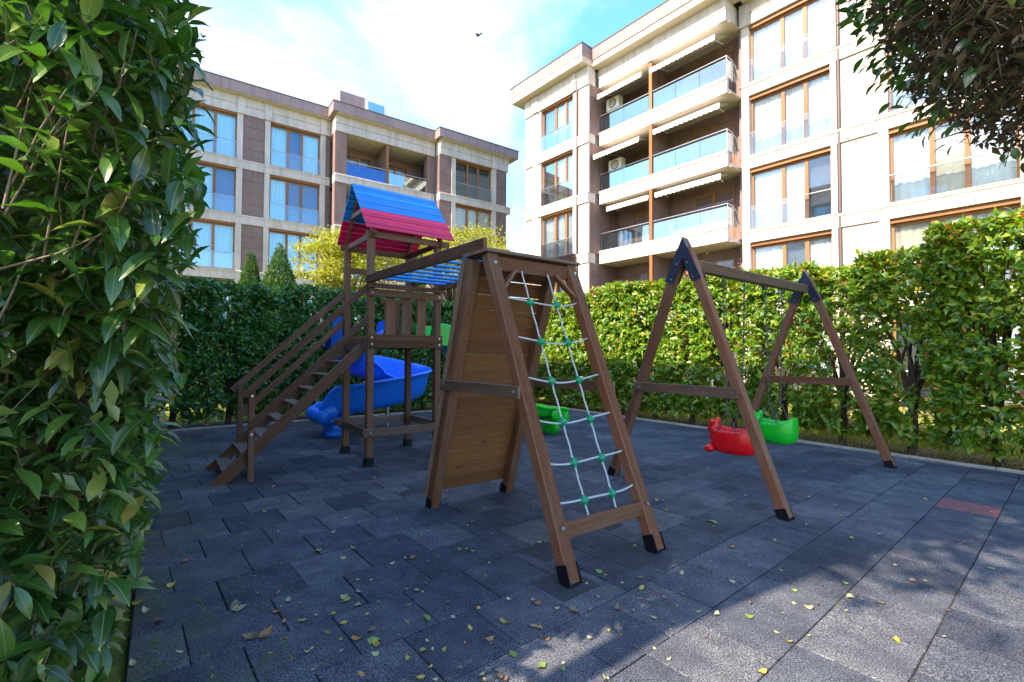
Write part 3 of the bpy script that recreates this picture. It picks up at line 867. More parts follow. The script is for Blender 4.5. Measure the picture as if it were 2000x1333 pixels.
for xa in (7.01, 10.31, 11.74, 15.16): rb.box('pilaster_cap', M['stone'], xa, xa + .38, 1.70, 2.2, 15.80, 16.77)
rb.roof(7.46, XR, BR_, 17.72, .62, .62, 12.0, 0.0, .5)
rb.box('soffit', M['soffit'], 7.2, XR, 1.25, 2.5, 16.785, 17.095)

# ---- left block (in shade, brown panels)
LL = [-0.6, 2.54, 5.68, 8.79, 11.87, 14.93]
lb = Building('apartment_building', (-15.1, 26.0), R(35.7), 'brown panelled apartment block with blue curtained windows and mauve roof edge', LL)
X0L, X1L = -10.0, 17.05
lb.core(X0L, 4.6, .5, 12.0, -.07, 15.8); lb.core(4.62, 11.25, 1.3, 12.0, -.07, 15.8); lb.core(11.27, X1L - .3, -1.28, 12.0, -.07, 15.8)
CU = M['bluecurtain']
for i, zb in enumerate(LL[:-1]):
    z0, z1 = zb + (.5 if i else 0), LL[i + 1]
    if i > 0:
        lb.band(X0L, 4.75, 0, zb, .5)
        lb.band(4.76, 11.30, 1.10, zb, .5)
        lb.band(11.31, X1L, 1.80, zb, .5)
    # outer left windows
    for x0, x1, mu in ((-8.6, -5.6, (-7.6, -6.7)), (-3.2, -.2, (-2.2, -1.21)), (1.46, 4.2, (2.43, 3.18))):
        lb.pilaster(x0 - .28, x0 - .005, 0, z0, z1); lb.pilaster(x1 + .005, x1 + .29, 0, z0, z1)
        lb.box('lintel', M['framewood'], x0, x1, .03, .5, z1 - .10, z1 - .002)
        lb.window(x0, x1, 0, z0 + .02, z1 - .11, mu, CU, railz=.92, bare=((1,) if x0 > 1 and i != 2 else ()), blind=M['deepblue'])
    for x0, x1 in ((X0L, -8.89), (-5.3, -3.49), (.10, 1.17), (4.5, 4.75)):
        lb.cladding(x0, x1, 0, z0, z1, M['clad'], 4)
    # middle balconies
    lb.box('side_wall', M['clad'], 4.77, 5.45, -1.09, -.6, z0, z1)
    lb.box('side_wall', M['clad'], 10.75, 11.295, -1.09, -.6, z0, z1)
    lb.cladding(4.78, 11.25, -.90, z0 - .3, z1, M['clad'], 3)
    dv = lb.box('balcony_divider', M['clad'], 7.95, 8.09, -.98, .895, z0 - .3, z1 - .02)
    lb.box('divider_edge', M['framewood'], 7.94, 8.10, -1.05, -.982, z0, z1 - .02, dv)
    lb.box('balcony_floor', M['stone'], 5.46, 10.74, -.59, .89, zb, zb + .2)
    lb.box('balcony_ceiling', M['soffit'], 5.46, 10.74, -.59, .89, z1 - .015, z1 - .002)
    for xd in (5.9, 8.4):
        lb.window(xd, xd + 1.7, -.60, z0 - .2, z1 - .45, (xd + .85,), M['interior'] if xd > 7 else CU, rail=False)
    for x0, x1, gmat in ((5.5, 7.92, M['blueglass'] if i == 4 else M['balcglass']), (8.12, 10.72, M['balcglass'])):
        for k in range(2):
            w = (x1 - x0) / 2
            g = MB(); g.box(x0 + k * w + .01, x0 + (k + 1) * w - .01, -1.06, -1.048, z0 + .1, z0 + .85); lb.mb('balcony_glass', g, gmat)
        t = MB(); t.tube([(x0, -1.054, z0 + .98), (x1, -1.054, z0 + .98)], .025, 8); lb.mb('balcony_rail', t, M['steel'])
    # right part
    f = 1.80
    lb.cladding(11.31, 12.20, f, z0, z1, M['clad'], 4)
    lb.pilaster(12.205, 12.50, f, z0, z1); lb.pilaster(15.48, 15.80, f, z0, z1)
    lb.box('lintel', M['framewood'], 12.505, 15.475, -f + .03, -f + .5, z1 - .10, z1 - .002)
    lb.window(12.51, 15.47, f, z0 + .02, z1 - .11, (13.55, 14.4), M['curtain'], railz=.92, bare=((0, 1, 2) if i == 4 else ()))
    lb.cladding(15.81, X1L - .32, f, z0, z1, M['clad'], 4)
for x0, x1, f in ((X0L, 4.75, 0), (4.76, 11.30, 1.10), (11.31, X1L - .2, 1.80)):
    lb.frieze(x0, x1, f, LL[-1], 15.86)
    lb.roof(x0, x1, f, 16.45, .56, .5, 12.0, .0 if x0 < 0 else .25, .02 if x1 < 12 else .6)
    lb.box('soffit', M['soffit'], x0 + .01, x1 - .02, -f - .46, -f + .6, 15.865, 15.885)
for xa, f in ((-.2, 0), (1.13, 0), (4.16, 0), (12.16, 1.8), (15.44, 1.8)): lb.box('pilaster_cap', M['stone'], xa, xa + .38, -f - .15, -f + .4, LL[-1] - .02, 15.85)
lb.box('frieze_back', M['stone'], 4.78, 11.28, -.59, .89, LL[-1] + .01, 15.85)
# roof room with a skylight
rr_ = lb.box('roof_room', M['fascia'], 5.4, 8.4, .3, 6.0, 16.51, 18.2)
sk = MB(); sk.box(7.0, 8.32, .10, .295, 17.25, 18.15); sk.build('skylight_frame', M['white'], rr_, local=I4)
sk = MB(); sk.box(7.12, 8.18, .08, .098, 17.37, 18.02); sk.build('skylight_glass', M['balcglass'], rr_, local=I4)

# ---- third block, beyond the hedge on the sun's side: unseen, added to throw the big shade
SD = Vector((math.cos(SUN_AZ), math.sin(SUN_AZ), 0))      # towards the sun, level
SN = Vector((-SD.y, SD.x, 0)) * -1                        # q axis: (.5,-.866)
def SQ(s, q, z=0): return -SD * s + Vector((-SD.y, SD.x, 0)) * q + Z * z
CB = [-.07, 3.0, 6.1, 9.2, 12.3, 14.4]
p0 = SQ(-6.9, -15.4)
ang = math.atan2((SQ(-6.9, -2.7) - p0).y, (SQ(-6.9, -2.7) - p0).x)
cbd = Building('apartment_building', (p0.x, p0.y), ang, 'plain cream apartment block standing beyond the tall left hedge', CB)
# facade looks along local +y here, so the block lies on the -y side
Ln = 12.7
cbd.box('inner_wall', M['stone'], 0, Ln, -9.0, -.3, -.07, 16.0)
for i, zb in enumerate(CB[:-1]):
    for x0 in (.6, 4.0, 7.3):
        w = MB(); w.box(x0, x0 + 2.4, -.299, -.24, zb + .9, zb + 2.7); ww = cbd.mb('window', w, M['framewood'])
        p = MB(); p.box(x0 + .1, x0 + 1.15, -.239, -.23, zb + 1.0, zb + 2.6); p.box(x0 + 1.25, x0 + 2.3, -.239, -.23, zb + 1.0, zb + 2.6); p.build('pane', M['balcglass'], ww, local=I4)
    cbd.box('floor_band', M['stone'], -.05, Ln + .05, -.298, -.15, zb + 2.75, zb + 3.05)
cbd.box('roof_fascia', M['fascia'], -.5, Ln + .5, -9.4, .3, 16.01, 16.7)
# ------------------------------------------------------------------ timber helpers
def frame_matrix(p0, p1, up):
    p0, p1 = Vector(p0), Vector(p1)
    x = (p1 - p0).normalized(); z = (Vector(up) - x * Vector(up).dot(x)).normalized(); y = z.cross(x)
    c = (p0 + p1) / 2
    return Matrix(((x.x, y.x, z.x, c.x), (x.y, y.y, z.y, c.y), (x.z, y.z, z.z, c.z), (0, 0, 0, 1))), (p1 - p0).length

def profile(w, h, groove=()):
    """section in (y, z); grooved faces among 'y+','y-','z+','z-' """
    c = min(.009, w * .15, h * .15)
    hw, hh = w / 2, h / 2
    def face(L, on):
        # points from -L/2+c to L/2-c along the face with inward depth
        if not on: return [(-L / 2 + c, 0), (L / 2 - c, 0)]
        n = max(3, int(round((L - 2 * c) / .013))); st = (L - 2 * c) / n; out = [(-L / 2 + c, 0)]
        for i in range(n):
            t = -L / 2 + c + i * st
            out += [(t + st * .22, 0), (t + st * .34, -.007), (t + st * .66, -.007), (t + st * .78, 0)]
        out.append((L / 2 - c, 0)); return out
    pts = []
    for t, d in face(w, 'z-' in groove): pts.append((t, -hh - d))
    for t, d in face(h, 'y+' in groove): pts.append((hw + d, t))
    for t, d in face(w, 'z+' in groove): pts.append((-t, hh + d))
    for t, d in face(h, 'y-' in groove): pts.append((-hw - d, -t))
    return pts

_mesh_cache = {}
def beam(name, parent, p0, p1, w, h, up, m, groove=(), cut0=0.0, cut1=0.0):
    """timber from p0 to p1; w across, h along 'up'; cut = slanted ends (shift of x per z)"""
    mx, L = frame_matrix(p0, p1, up)
    key = (name, round(L, 4), w, h, m.name, groove, cut0, cut1)
    if key not in _mesh_cache:
        pf = profile(w, h, groove); n = len(pf)
        b = MB()
        v0 = [(-L / 2 + cut0 * z, y, z) for y, z in pf]; v1 = [(L / 2 + cut1 * z, y, z) for y, z in pf]
        b.add(v0 + v1, [(i, (i + 1) % n, n + (i + 1) % n, n + i) for i in range(n)])
        b.add(v0, [tuple(range(n))[::-1]]); b.add(v1, [tuple(range(n))])
        _mesh_cache[key] = b.mesh(name, m)
    return put(name, _mesh_cache[key], parent, mx)

def shoe(parent, foot, axis_dir, size=.112, h=.12):
    """black steel post shoe with a bolt head, wrapped round the foot of a post"""
    t = size / 2 + .003; b = MB()
    b.box(-t, t, -t, -t + .005, -.02, h); b.box(-t, t, t - .005, t, -.02, h); b.box(-t, -t + .005, -t + .006, t - .006, -.02, h); b.box(t - .005, t, -t + .006, t - .006, -.02, h)
    b.box(-t - .03, t + .03, -t - .03, t + .03, .001, .007)
    for s_ in (-1, 1):
        b.tube([(0, s_ * t, h * .55), (0, s_ * (t + .008), h * .55)], .011, 6); b.tube([(s_ * t, 0, h * .55), (s_ * (t + .008), 0, h * .55)], .011, 6)
    return b

# ------------------------------------------------------------------ tower with roof and stairs
TO = Vector((-2.14, 7.13, 0))
def TW(a, b, z): return TO + U * a + W * b + Z * z
D = 1.12
tower = thing('play_tower', TO + U * .56 + W * .56, 'wooden play tower with pitched blue and red plank roof, deck and stairs', 'play tower')
for a, b in ((0, 0), (D, 0), (0, D), (D, D)):
    p = beam('post', tower, TW(a, b, .05), TW(a, b, 3.50), .10, .10, W, M['wood'])
    put('post_shoe', shoe(None, None, None).mesh('post_shoe', M['shoe']), p, Matrix.Translation(TW(a, b, 0)) @ Matrix.Rotation(PA, 4, 'Z'))
o_ = .067
# lower ring of boards
for q0, q1, g in (((-.10, -o_), (D + .14, -o_), 'y-'), ((-o_, -.04), (-o_, D + .36), 'y+'), ((-.1, D + o_), (D + .1, D + o_), ''), ((D + o_, -.02), (D + o_, D + .02), '')):
    beam('base_board', tower, TW(q0[0], q0[1], .495), TW(q1[0], q1[1], .495), .032, .12, Z, M['wood_grey'], (g,) if g else ())
# deck and its edge boards
for z in (1.815, 1.92):
    beam('deck_edge_board', tower, TW(-.06, -o_, z), TW(D + .06, -o_, z), .032, .102, Z, M['wood'], ('y-',))
    beam('deck_edge_board', tower, TW(-.06, D + o_, z), TW(D + .06, D + o_, z), .032, .102, Z, M['wood'])
    beam('deck_edge_board', tower, TW(D + o_, -.04, z), TW(D + o_, D + .04, z), .032, .102, Z, M['wood'])
beam('deck_edge_board', tower, TW(-.05, .05, 1.80), TW(-.05, D - .05, 1.80), .03, .13, Z, M['wood_grey'], ('y+', 'y-'))
for k in range(10):
    y = .05 + k * .113
    beam('deck_board', tower, TW(-.04, y, 1.885), TW(D + .04, y, 1.885), .105, .03, Z, M['wood'])
# front guard: rails with wide slats
beam('guard_rail', tower, TW(-.05, -o_, 2.595), TW(D + .05, -o_, 2.595), .034, .11, Z, M['wood'])
for a in (.30, .56, .82):
    beam('guard_slat', tower, TW(a, -o_ + .03, 1.965), TW(a, -o_ + .03, 2.55), .028, .145, U, M['wood'])
# rear guard and right guard
for a in (.72, .90, 1.04):
    beam('guard_slat', tower, TW(a, D + .02, 1.965), TW(a, D + .02, 2.60), .026, .10, U, M['wood'])
beam('guard_rail', tower, TW(.62, D + o_, 2.60), TW(D + .05, D + o_, 2.60), .034, .09, Z, M['wood'])
beam('guard_rail', tower, TW(-.05, D + o_, 3.10), TW(D + .05, D + o_, 3.10), .034, .10, Z, M['wood'])
beam('guard_rail', tower, TW(D + o_, -.05, 2.95), TW(D + o_, D + .05, 2.95), .034, .09, Z, M['wood'])
# roof
ez, rz_ = 3.53, 4.38; ov = .17; rl0, rl1 = -.13, D + .22; mid = D / 2
for a in (0, D): beam('roof_tie', tower, TW(a, -.05, 3.47), TW(a, D + .05, 3.47), .036, .09, Z, M['wood'])
for b in (0, D): beam('roof_tie', tower, TW(-.1, b - .065 if b == 0 else b + .065, 3.475), TW(D + .18, b - .065 if b == 0 else b + .065, 3.475), .036, .10, Z, M['wood'])
for a in (.0, D):
    beam('rafter', tower, TW(a, -ov + .03, ez - .07), TW(a, mid, rz_ - .075), .04, .08, Z, M['wood'])
    beam('rafter', tower, TW(a, D + ov - .03, ez - .07), TW(a, mid, rz_ - .075), .04, .08, Z, M['wood'])
beam('collar_tie', tower, TW(-.025, .22, 3.93), TW(-.025, D - .22, 3.93), .03, .08, Z, M['wood_grey'])
NP = 12
for side in (0, 1):
    e = Vector((0, -ov, ez)) if side == 0 else Vector((0, D + ov, ez)); r0 = Vector((0, mid, rz_))
    d = (r0 - e); L = d.length; d.normalize(); nrm = Vector((0, -d.z, d.y)) if side == 0 else Vector((0, d.z, -d.y))
    if nrm.z < 0: nrm = -nrm
    for k in range(NP):
        c = e + d * (L * (k + .5) / NP) + nrm * (.012 + (.004 if k % 2 else 0))
        up3 = U * 0 + W * d.y + Z * d.z
        beam('roof_plank', tower, TW(rl0, c.y, c.z), TW(rl1, c.y, c.z), .018, L / NP - .005, up3, M['redpaint'] if k < 5 else M['bluepaint'])
# stairs: local -U direction, nine rises
SB, SRUN, SRISE = -.06, 1.92, 1.80
for b in (.09, D - .09):
    beam('stringer', tower, TW(-SRUN - .02, b, -.045 + .02), TW(-.08, b, 1.77), .036, .15, Z, M['wood'], ('y-',) if b < .5 else ())
for k in range(8):
    t = (k + .62) / 9.0
    a = -SRUN * (1 - t); z = SRISE * t + .03
    beam('tread', tower, TW(a, .11, z), TW(a, D - .11, z), .17, .028, Z, M['wood_grey'])
for b in (.02, D - .02):
    hp = beam('handrail_post', tower, TW(-1.56, b, .0), TW(-1.56, b, 1.20), .075, .075, W, M['wood'])
    so = -.045 if b < .5 else .045
    beam('handrail', tower, TW(-1.66, b + so, 1.12), TW(-.01, b + so, 2.72), .028, .09, Z, M['wood'], ('y-',) if b < .5 else ())
    beam('handrail', tower, TW(-1.60, b + so, .70), TW(-.01, b + so, 2.24), .028, .09, Z, M['wood'], ('y-',) if b < .5 else ())

# ------------------------------------------------------------------ climbing A-frame with rope net
FO = Vector((.19, 4.68, 0))
def FW(a, b, z): return FO + U * a + W * b + Z * z
HA, HB, TZ = .5, 1.09, 2.60
frame = thing('climbing_frame', FO, 'wooden climbing frame with white rope net on its front and plank wall behind', 'climbing frame')
fslope = Vector((0, -.02 - (-HB), TZ)).normalized()
for s in (-1, 1):
    # front legs (ridged face outwards)
    p0, p1 = FW(s * HA, -HB, .012), FW(s * HA, .0, TZ)
    nf = (U).cross((p1 - p0).normalized()); nf = nf if nf.dot(W) < 0 else -nf
    l1 = beam('leg', frame, p0, p1, .112, .112, nf, M['wood'], ('z+',))
    mx, L = frame_matrix(FW(s * HA, -HB - .012, -.0), p1, nf)
    sh = MB(); t = .060; sh.box(-L / 2, -L / 2 + .15, -t, t, -t, -t + .006); sh.box(-L / 2, -L / 2 + .15, -t, -t + .006, -t + .007, t); sh.box(-L / 2, -L / 2 + .15, t - .006, t, -t + .007, t)
    put('leg_shoe', sh.mesh('leg_shoe', M['shoe']), l1, mx)
    # rear legs
    p0, p1 = FW(s * HA, HB, .012), FW(s * HA, .27, TZ)
    nb = U.cross((p1 - p0).normalized()); nb = nb if nb.dot(W) > 0 else -nb
    l2 = beam('leg', frame, p0, p1, .112, .112, nb, M['wood'])
    mx, L = frame_matrix(FW(s * HA, HB + .012, 0), p1, nb)
    put('leg_shoe', sh.mesh('leg_shoe', M['shoe']), l2, mx)
    # cover board along the edge of the plank wall
    off = nb * .085
    beam('edge_board', frame, FW(s * (HA + .035), HB - .03, .10) + off, FW(s * (HA + .035), .28, TZ - .02) + off, .10, .026, nb, M['wood_grey'], ('z+',))
    # side brace
    beam('side_brace', frame, FW(s * (HA + .074), -.56, 1.37), FW(s * (HA + .074), .80, 1.36), .032, .105, Z, M['wood_grey'], ('y+', 'y-'))
# plank wall
p0, p1 = FW(0, HB, .06), FW(0, .27, TZ)
d = (p1 - p0).normalized(); nb = U.cross(d); nb = nb if nb.dot(W) > 0 else -nb
L = (p1 - p0).length
NPL = 16
for k in range(NPL):
    t = .08 + (k + .5) * (L - .10) / NPL
    c = p0 + d * t + nb * .064
    beam('wall_plank', frame, c - U * (HA + .045), c + U * (HA + .045), .024, (L - .10) / NPL - .007, d, M['plank'])
# top: front header, cap boards, corner braces, lower rung
beam('header', frame, FW(-HA - .05, -.035, TZ - .075), FW(HA + .05, -.035, TZ - .075), .045, .13, Z, M['wood'], ('y-',))
beam('header', frame, FW(-HA - .05, .32, TZ - .06), FW(HA + .05, .32, TZ - .06), .045, .13, Z, M['wood'])
for b in (-.03, .075, .18, .285):
    beam('cap_board', frame, FW(-HA - .09, b, TZ + .035), FW(HA + .09, b, TZ + .035), .098, .032, Z, M['wood_grey'], ('z+',))
for s in (-1, 1):
    beam('corner_brace', frame, FW(s * (HA - .24), -.06, TZ - .13), FW(s * (HA - .04), -.135, TZ - .34), .03, .075, W, M['wood'])
fd = (FW(0, 0, TZ) - FW(0, -HB, .05)).normalized()
def FP(a, z, out=0.0):
    t = (z - .05) / (TZ - .05); return FW(a, -HB + HB * t, z) + out * U.cross(fd) * -1
beam('lower_rung', frame, FP(-HA + .04, .34), FP(HA - .04, .34), .045, .12, Z, M['wood'])
# rope net
net = MB()
NZ = [2.18, 1.81, 1.46, 1.12, .80, .52]
RA = (-.165, .165)
def rpt(a, z, sag=0.0): return FP(a, z - sag)
for a in RA:
    pts = [rpt(a * (1.02 if i % 2 else .98), TZ - .12 - i * (TZ - .12 - .40) / 24) for i in range(25)]
    net.tube(pts, .0085, 6)
for i, z in enumerate(NZ):
    pts = []
    for k in range(17):
        a = -HA + .03 + k * (2 * HA - .06) / 16
        sag = .05 * (1 - ((a / HA) ** 2)) + .012 * math.sin(a * 7 + i)
        pts.append(rpt(a, z + .03, sag))
    net.tube(pts, .0085, 6)
rn = net.build('rope_net', M['rope'], frame)
for z in NZ:
    for a in RA:
        sag = .05 * (1 - ((a / HA) ** 2))
        b = MB(); n1, n2 = 8, 12; vs_ = []; fs = []
        for i in range(n1 + 1):
            for j in range(n2):
                th = math.pi * i / n1; ph = 2 * math.pi * j / n2
                vs_.append((.036 * math.sin(th) * math.cos(ph), .036 * math.sin(th) * math.sin(ph), .033 * math.cos(th)))
        for i in range(n1):
            for j in range(n2): fs.append((i * n2 + j, (i + 1) * n2 + j, (i + 1) * n2 + (j + 1) % n2, i * n2 + (j + 1) % n2))
        b.add(vs_, fs, 0, True); b.tube([(-.044, 0, 0), (.044, 0, 0)], .015, 8); b.tube([(0, 0, -.042), (0, 0, .042)], .015, 8)
        put('rope_knot', b.mesh('rope_knot', M['ball']), rn, Matrix.Translation(rpt(a, z + .03, sag)) @ Matrix.Rotation(PA, 4, 'Z') @ Matrix.Rotation(-.4, 4, 'X'))

# ------------------------------------------------------------------ overhead ladder between tower and frame
mb_root = thing('monkey_bars', (TW(.56, 0, 0) + FW(0, .3, 0)) / 2, 'overhead ladder of blue rungs between the roofed tower and the climbing frame', 'monkey bars')
ends = []
for s, a in ((-1, 0.0), (1, D)):
    q0 = TW(a + (-.062 if s < 0 else .062), -.02, 2.79); q1 = FW(s * (HA + (.065)), -.02, TZ + .09)
    beam('side_beam', mb_root, q0, q1, .045, .125, Z, M['wood'], (('y-',) if s < 0 else ()))
    ends.append((q0, q1))
beam('cross_tie', mb_root, TW(-.08, -.10, 2.70), TW(D + .08, -.10, 2.70), .034, .07, Z, M['wood'])
for k in range(9):
    t = .07 + k * .098
    b = MB(); b.tube([ends[0][0].lerp(ends[0][1], t) + Z * .01, ends[1][0].lerp(ends[1][1], t) + Z * .01], .019, 10)
    b.build('rung', M['bluepipe'], mb_root)

# ------------------------------------------------------------------ slides
def sweep(path, prof_fn, name, m, parent, closed_end=True, thick=.012):
    n = len(path); rings = []
    for i in range(n):
        p = path[i]; t = (path[min(i + 1, n - 1)] - path[max(i - 1, 0)]); th = Vector((t.x, t.y, 0)).normalized(); lat = Vector((th.y, -th.x, 0))   # right-hand side
        tn = t.normalized(); vert = lat.cross(tn).normalized()
        if vert.z < 0: vert = -vert
        rings.append([p + lat * l + vert * v for l, v in prof_fn(i / (n - 1))])
    k = len(rings[0]); b = MB()
    fs = [(i * k + j, i * k + j + 1, (i + 1) * k + j + 1, (i + 1) * k + j) for i in range(n - 1) for j in range(k - 1)]
    b.add([q for r_ in rings for q in r_], fs, 0, True)
    o = b.build(name, m, parent)
    md = o.modifiers.new('thickness', 'SOLIDIFY'); md.thickness = thick; md.offset = 0
    sb = o.modifiers.new('smooth', 'SUBSURF'); sb.levels = 1; sb.render_levels = 1
    return o, rings
def catmull(pts, per=8):
    pts = [Vector(p) for p in pts]; out = []
    P_ = [pts[0] * 2 - pts[1]] + pts + [pts[-1] * 2 - pts[-2]]
    for i in range(1, len(P_) - 2):
        for k in range(per):
            t = k / per; a, b, c, d = P_[i - 1], P_[i], P_[i + 1], P_[i + 2]
            out.append(.5 * ((2 * b) + (c - a) * t + (2 * a - 5 * b + 4 * c - d) * t * t + (3 * b - a - 3 * c + d) * t ** 3))
    out.append(pts[-1]); return out

bs = thing('spiral_slide', TW(.9, 2.1 + D, 0), 'curved blue plastic slide winding down behind the wooden tower', 'slide')
path = catmull([TW(q[0], q[1] + D, q[2]) for q in ((.34, .06, 1.86), (.34, .45, 1.80), (.40, 1.10, 1.56), (.72, 1.95, 1.30), (1.30, 2.50, 1.08), (1.95, 2.32, .86), (2.05, 1.86, .70), (1.50, 1.62, .57), (.78, 1.66, .46), (.25, 1.74, .41), (.0, 1.78, .40))])
def bprof(t):
    hl = .30 + .0 * t                          # left wall = outer side of the clockwise turn
    tw = max(0, min(1, (t - .12) / .3)) * max(0, min(1, (1.0 - t) / .12))
    hl = .26 + .36 * tw; hr = .26
    s = 1.0
    pts = [(-.44, hl - .05), (-.42, hl + .005), (-.385, hl), (-.345, hl * .62), (-.30, .10), (-.22, .025), (-.1, 0), (.1, 0), (.22, .025), (.30, .10), (.335, hr * .7), (.365, hr), (.40, hr + .005), (.42, hr - .05)]
    return pts
ch, rg = sweep(path, bprof, 'chute', M['blueplastic'], bs)
# entry hood panels
for a in (-.08, .74):
    b = MB(); b.prism([(-.02, 1.86), (.48, 1.80), (.48, 2.10), (.40, 2.26), (-.02, 2.30)], 'x', -.018, .018)
    b.build('entry_side', M['blueplastic'], bs, Matrix.Translation(TW(a, .06 + D, 0)) @ Matrix.Rotation(PA, 4, 'Z'))
# rounded exit lip and foot
def lump(centers, name, m, parent, voxel=.016, world=None, smooth=8):
    """ellipsoids melted into one body"""
    bm = bmesh.new()
    for (c, r_) in centers:
        mt = Matrix.Translation(c) @ Matrix.Diagonal((r_[0], r_[1], r_[2], 1))
        bmesh.ops.create_icosphere(bm, subdivisions=3, radius=1.0, matrix=mt)
    me = bpy.data.meshes.new(name); bm.to_mesh(me); bm.free(); me.materials.append(m)
    o = put(name, me, parent, world)
    md = o.modifiers.new('melt', 'REMESH'); md.mode = 'VOXEL'; md.voxel_size = voxel; md.use_smooth_shade = True
    sm = o.modifiers.new('soft', 'SMOOTH'); sm.iterations = smooth; sm.factor = .5
    return o
exm = Matrix.Translation(TW(.03, 1.78 + D, 0)) @ Matrix.Rotation(PA + R(2), 4, 'Z')
lump([((-.04, y, .44), (.11, .10, .15)) for y in (-.36, -.22, -.08, .08, .22, .36)] + [((.10, -.37, .52), (.16, .07, .14)), ((.10, .37, .52), (.16, .07, .14))], 'exit_lip', M['blueplastic'], bs, .018, exm)
lump([((.26, 0, .16), (.17, .28, .24)), ((.22, 0, .34), (.28, .33, .13)), ((.26, -.14, .06), (.20, .14, .09)), ((.26, .14, .06), (.20, .14, .09))], 'exit_foot', M['blueplastic'], bs, .018, exm)
b = MB(); b.tube([TW(1.7, 2.4 + D, 0), TW(1.7, 2.4 + D, .92)], .05, 10); b.build('support_post', M['steel'], bs)

gs = thing('straight_slide', TW(2.4, .56, 0), 'straight green plastic slide running down from the tower behind the climbing frame', 'slide')
path = catmull([TW(*q) for q in ((D + .02, .58, 1.90), (D + .45, .58, 1.84), (1.9, .60, 1.40), (2.6, .62, .90), (3.2, .64, .52), (3.65, .66, .38), (4.15, .67, .34), (4.32, .67, .31))], 6)
def gprof(t):
    h = .30 - .06 * t
    return [(-.40, h - .06), (-.385, h), (-.345, h + .002), (-.325, h - .03), (-.29, .09), (-.22, .02), (0, 0), (.22, .02), (.29, .09), (.325, h - .03), (.345, h + .002), (.385, h), (.40, h - .06)]
sweep(path, gprof, 'chute', M['greenplastic'], gs)
for b_ in (.18, .98):
    b = MB(); b.prism([(0, 1.82), (.5, 1.82), (.5, 2.06), (.4, 2.14), (0, 2.14)], 'y', -.016, .016)
    b.build('entry_side', M['greenplastic'], gs, Matrix.Translation(TW(D + .05, b_, 0)) @ Matrix.Rotation(PA, 4, 'Z'))
gxm = Matrix.Translation(TW(4.30, .67, 0)) @ Matrix.Rotation(PA, 4, 'Z')
lump([((.02, y, .33), (.08, .10, .09)) for y in (-.3, -.15, 0, .15, .3)] + [((-.2, -.34, .44), (.2, .06, .16)), ((-.2, .34, .44), (.2, .06, .16)), ((.02, -.34, .37), (.09, .07, .15)), ((.02, .34, .37), (.09, .07, .15))], 'exit_lip', M['greenplastic'], gs, .018, gxm)
lump([((-.12, 0, .14), (.12, .28, .2)), ((-.12, 0, .3), (.2, .30, .1))], 'exit_foot', M['greenplastic'], gs, .018, gxm)

# ------------------------------------------------------------------ swing
SA = R(38.0); SU = Vector((math.cos(SA), math.sin(SA), 0)); SWv = Vector((-SU.y, SU.x, 0))
SO = Vector((2.125, 5.8, 0)); SL = 3.66; SH = 3.0; SHW = 1.13
def SW_(t, b, z): return SO + SU * t + SWv * b + Z * z
swing = thing('swing_set', SO + SU * SL / 2, 'two A-shaped wooden ends joined by a beam with hanging chains', 'swing set')
for t in (0, SL):
    for s in (-1, 1):
        p0, p1 = SW_(t, s * SHW, .012), SW_(t, s * .035, SH - .02)
        nn = SU
        lg = beam('leg', swing, p0, p1, .108, .108, nn, M['wood'])
        mx, L = frame_matrix(p0 - (p1 - p0).normalized() * .04, p1, nn)
        sh = MB(); q = .058; sh.box(-L / 2, -L / 2 + .14, -q, q, -q, -q + .006); sh.box(-L / 2, -L / 2 + .14, -q, q, q - .006, q); sh.box(-L / 2, -L / 2 + .14, -q, -q + .006, -q + .007, q - .007)
        put('leg_shoe', sh.mesh('leg_shoe', M['shoe']), lg, mx)
    cp_ = MB(); cp_.prism([(0, SH + .125), (-.10, SH - .14), (0, SH - .10), (.10, SH - .14)], 'x', -.0565, .0565)
    cp_.build('apex_cap', M['bluesteel'], swing, Matrix.Translation(SW_(t, 0, 0)) @ Matrix.Rotation(SA, 4, 'Z'))
    # steel gusset plates each side of the apex
    for so in (-1, 1):
        b = MB(); th = .004
        dz = .46; k = SHW / SH
        out = [(0, SH + .12), (-.075 - dz * k, SH - dz + .06), (.05 - dz * k, SH - dz + .02), (0, SH - .13), (-.05 + dz * k, SH - dz + .02), (.075 + dz * k, SH - dz + .06)]
        # split into two convex arms
        L_ = [out[0], out[1], out[2], out[3]]; R_ = [out[0], out[3], out[4], out[5]]
        b.prism(L_, 'x', -th, th); b.prism(R_, 'x', -th, th)
        for x, z in ((-.07, SH - .2), (.07, SH - .2), (-.15, SH - .38), (.15, SH - .38)):
            b.tube([(-.006 if so < 0 else .004, x, z), (-.016 if so < 0 else .014, x, z)], .012, 6, 1)
        b.build('gusset_plate', [M['bluesteel'], M['steel']], swing, Matrix.Translation(SW_(t + so * .061, 0, 0)) @ Matrix.Rotation(SA, 4, 'Z'))
    beam('end_brace', swing, SW_(t - .073, -.68, 1.26) if t == 0 else SW_(t - .073, -.64, 1.26), SW_(t - .073, .70, 1.26), .034, .12, Z, M['wood_grey'] if t == 0 else M['wood'], ('y+', 'y-'))
bz = 2.80
beam('top_beam', swing, SW_(.06, 0, bz), SW_(SL - .06, 0, bz), .12, .135, Z, M['wood_grey'], ('y+', 'y-'))
beam('top_beam', swing, SW_(.06, 0, bz - .01), SW_(.28, 0, bz - .01), .13, .10, Z, M['wood'])
for t in (.90, 1.50, 2.15, 2.72):
    b = MB(); b.tube([SW_(t, 0, bz - .068), SW_(t, 0, bz - .10)], .012, 6)
    b.tube([SW_(t, 0, bz - .10) + (SU * math.cos(q * .7854) + Z * math.sin(q * .7854)) * .025 - Z * .02 for q in range(9)], .007, 5, caps=False)
    b.build('swing_hanger', M['chain'], swing)

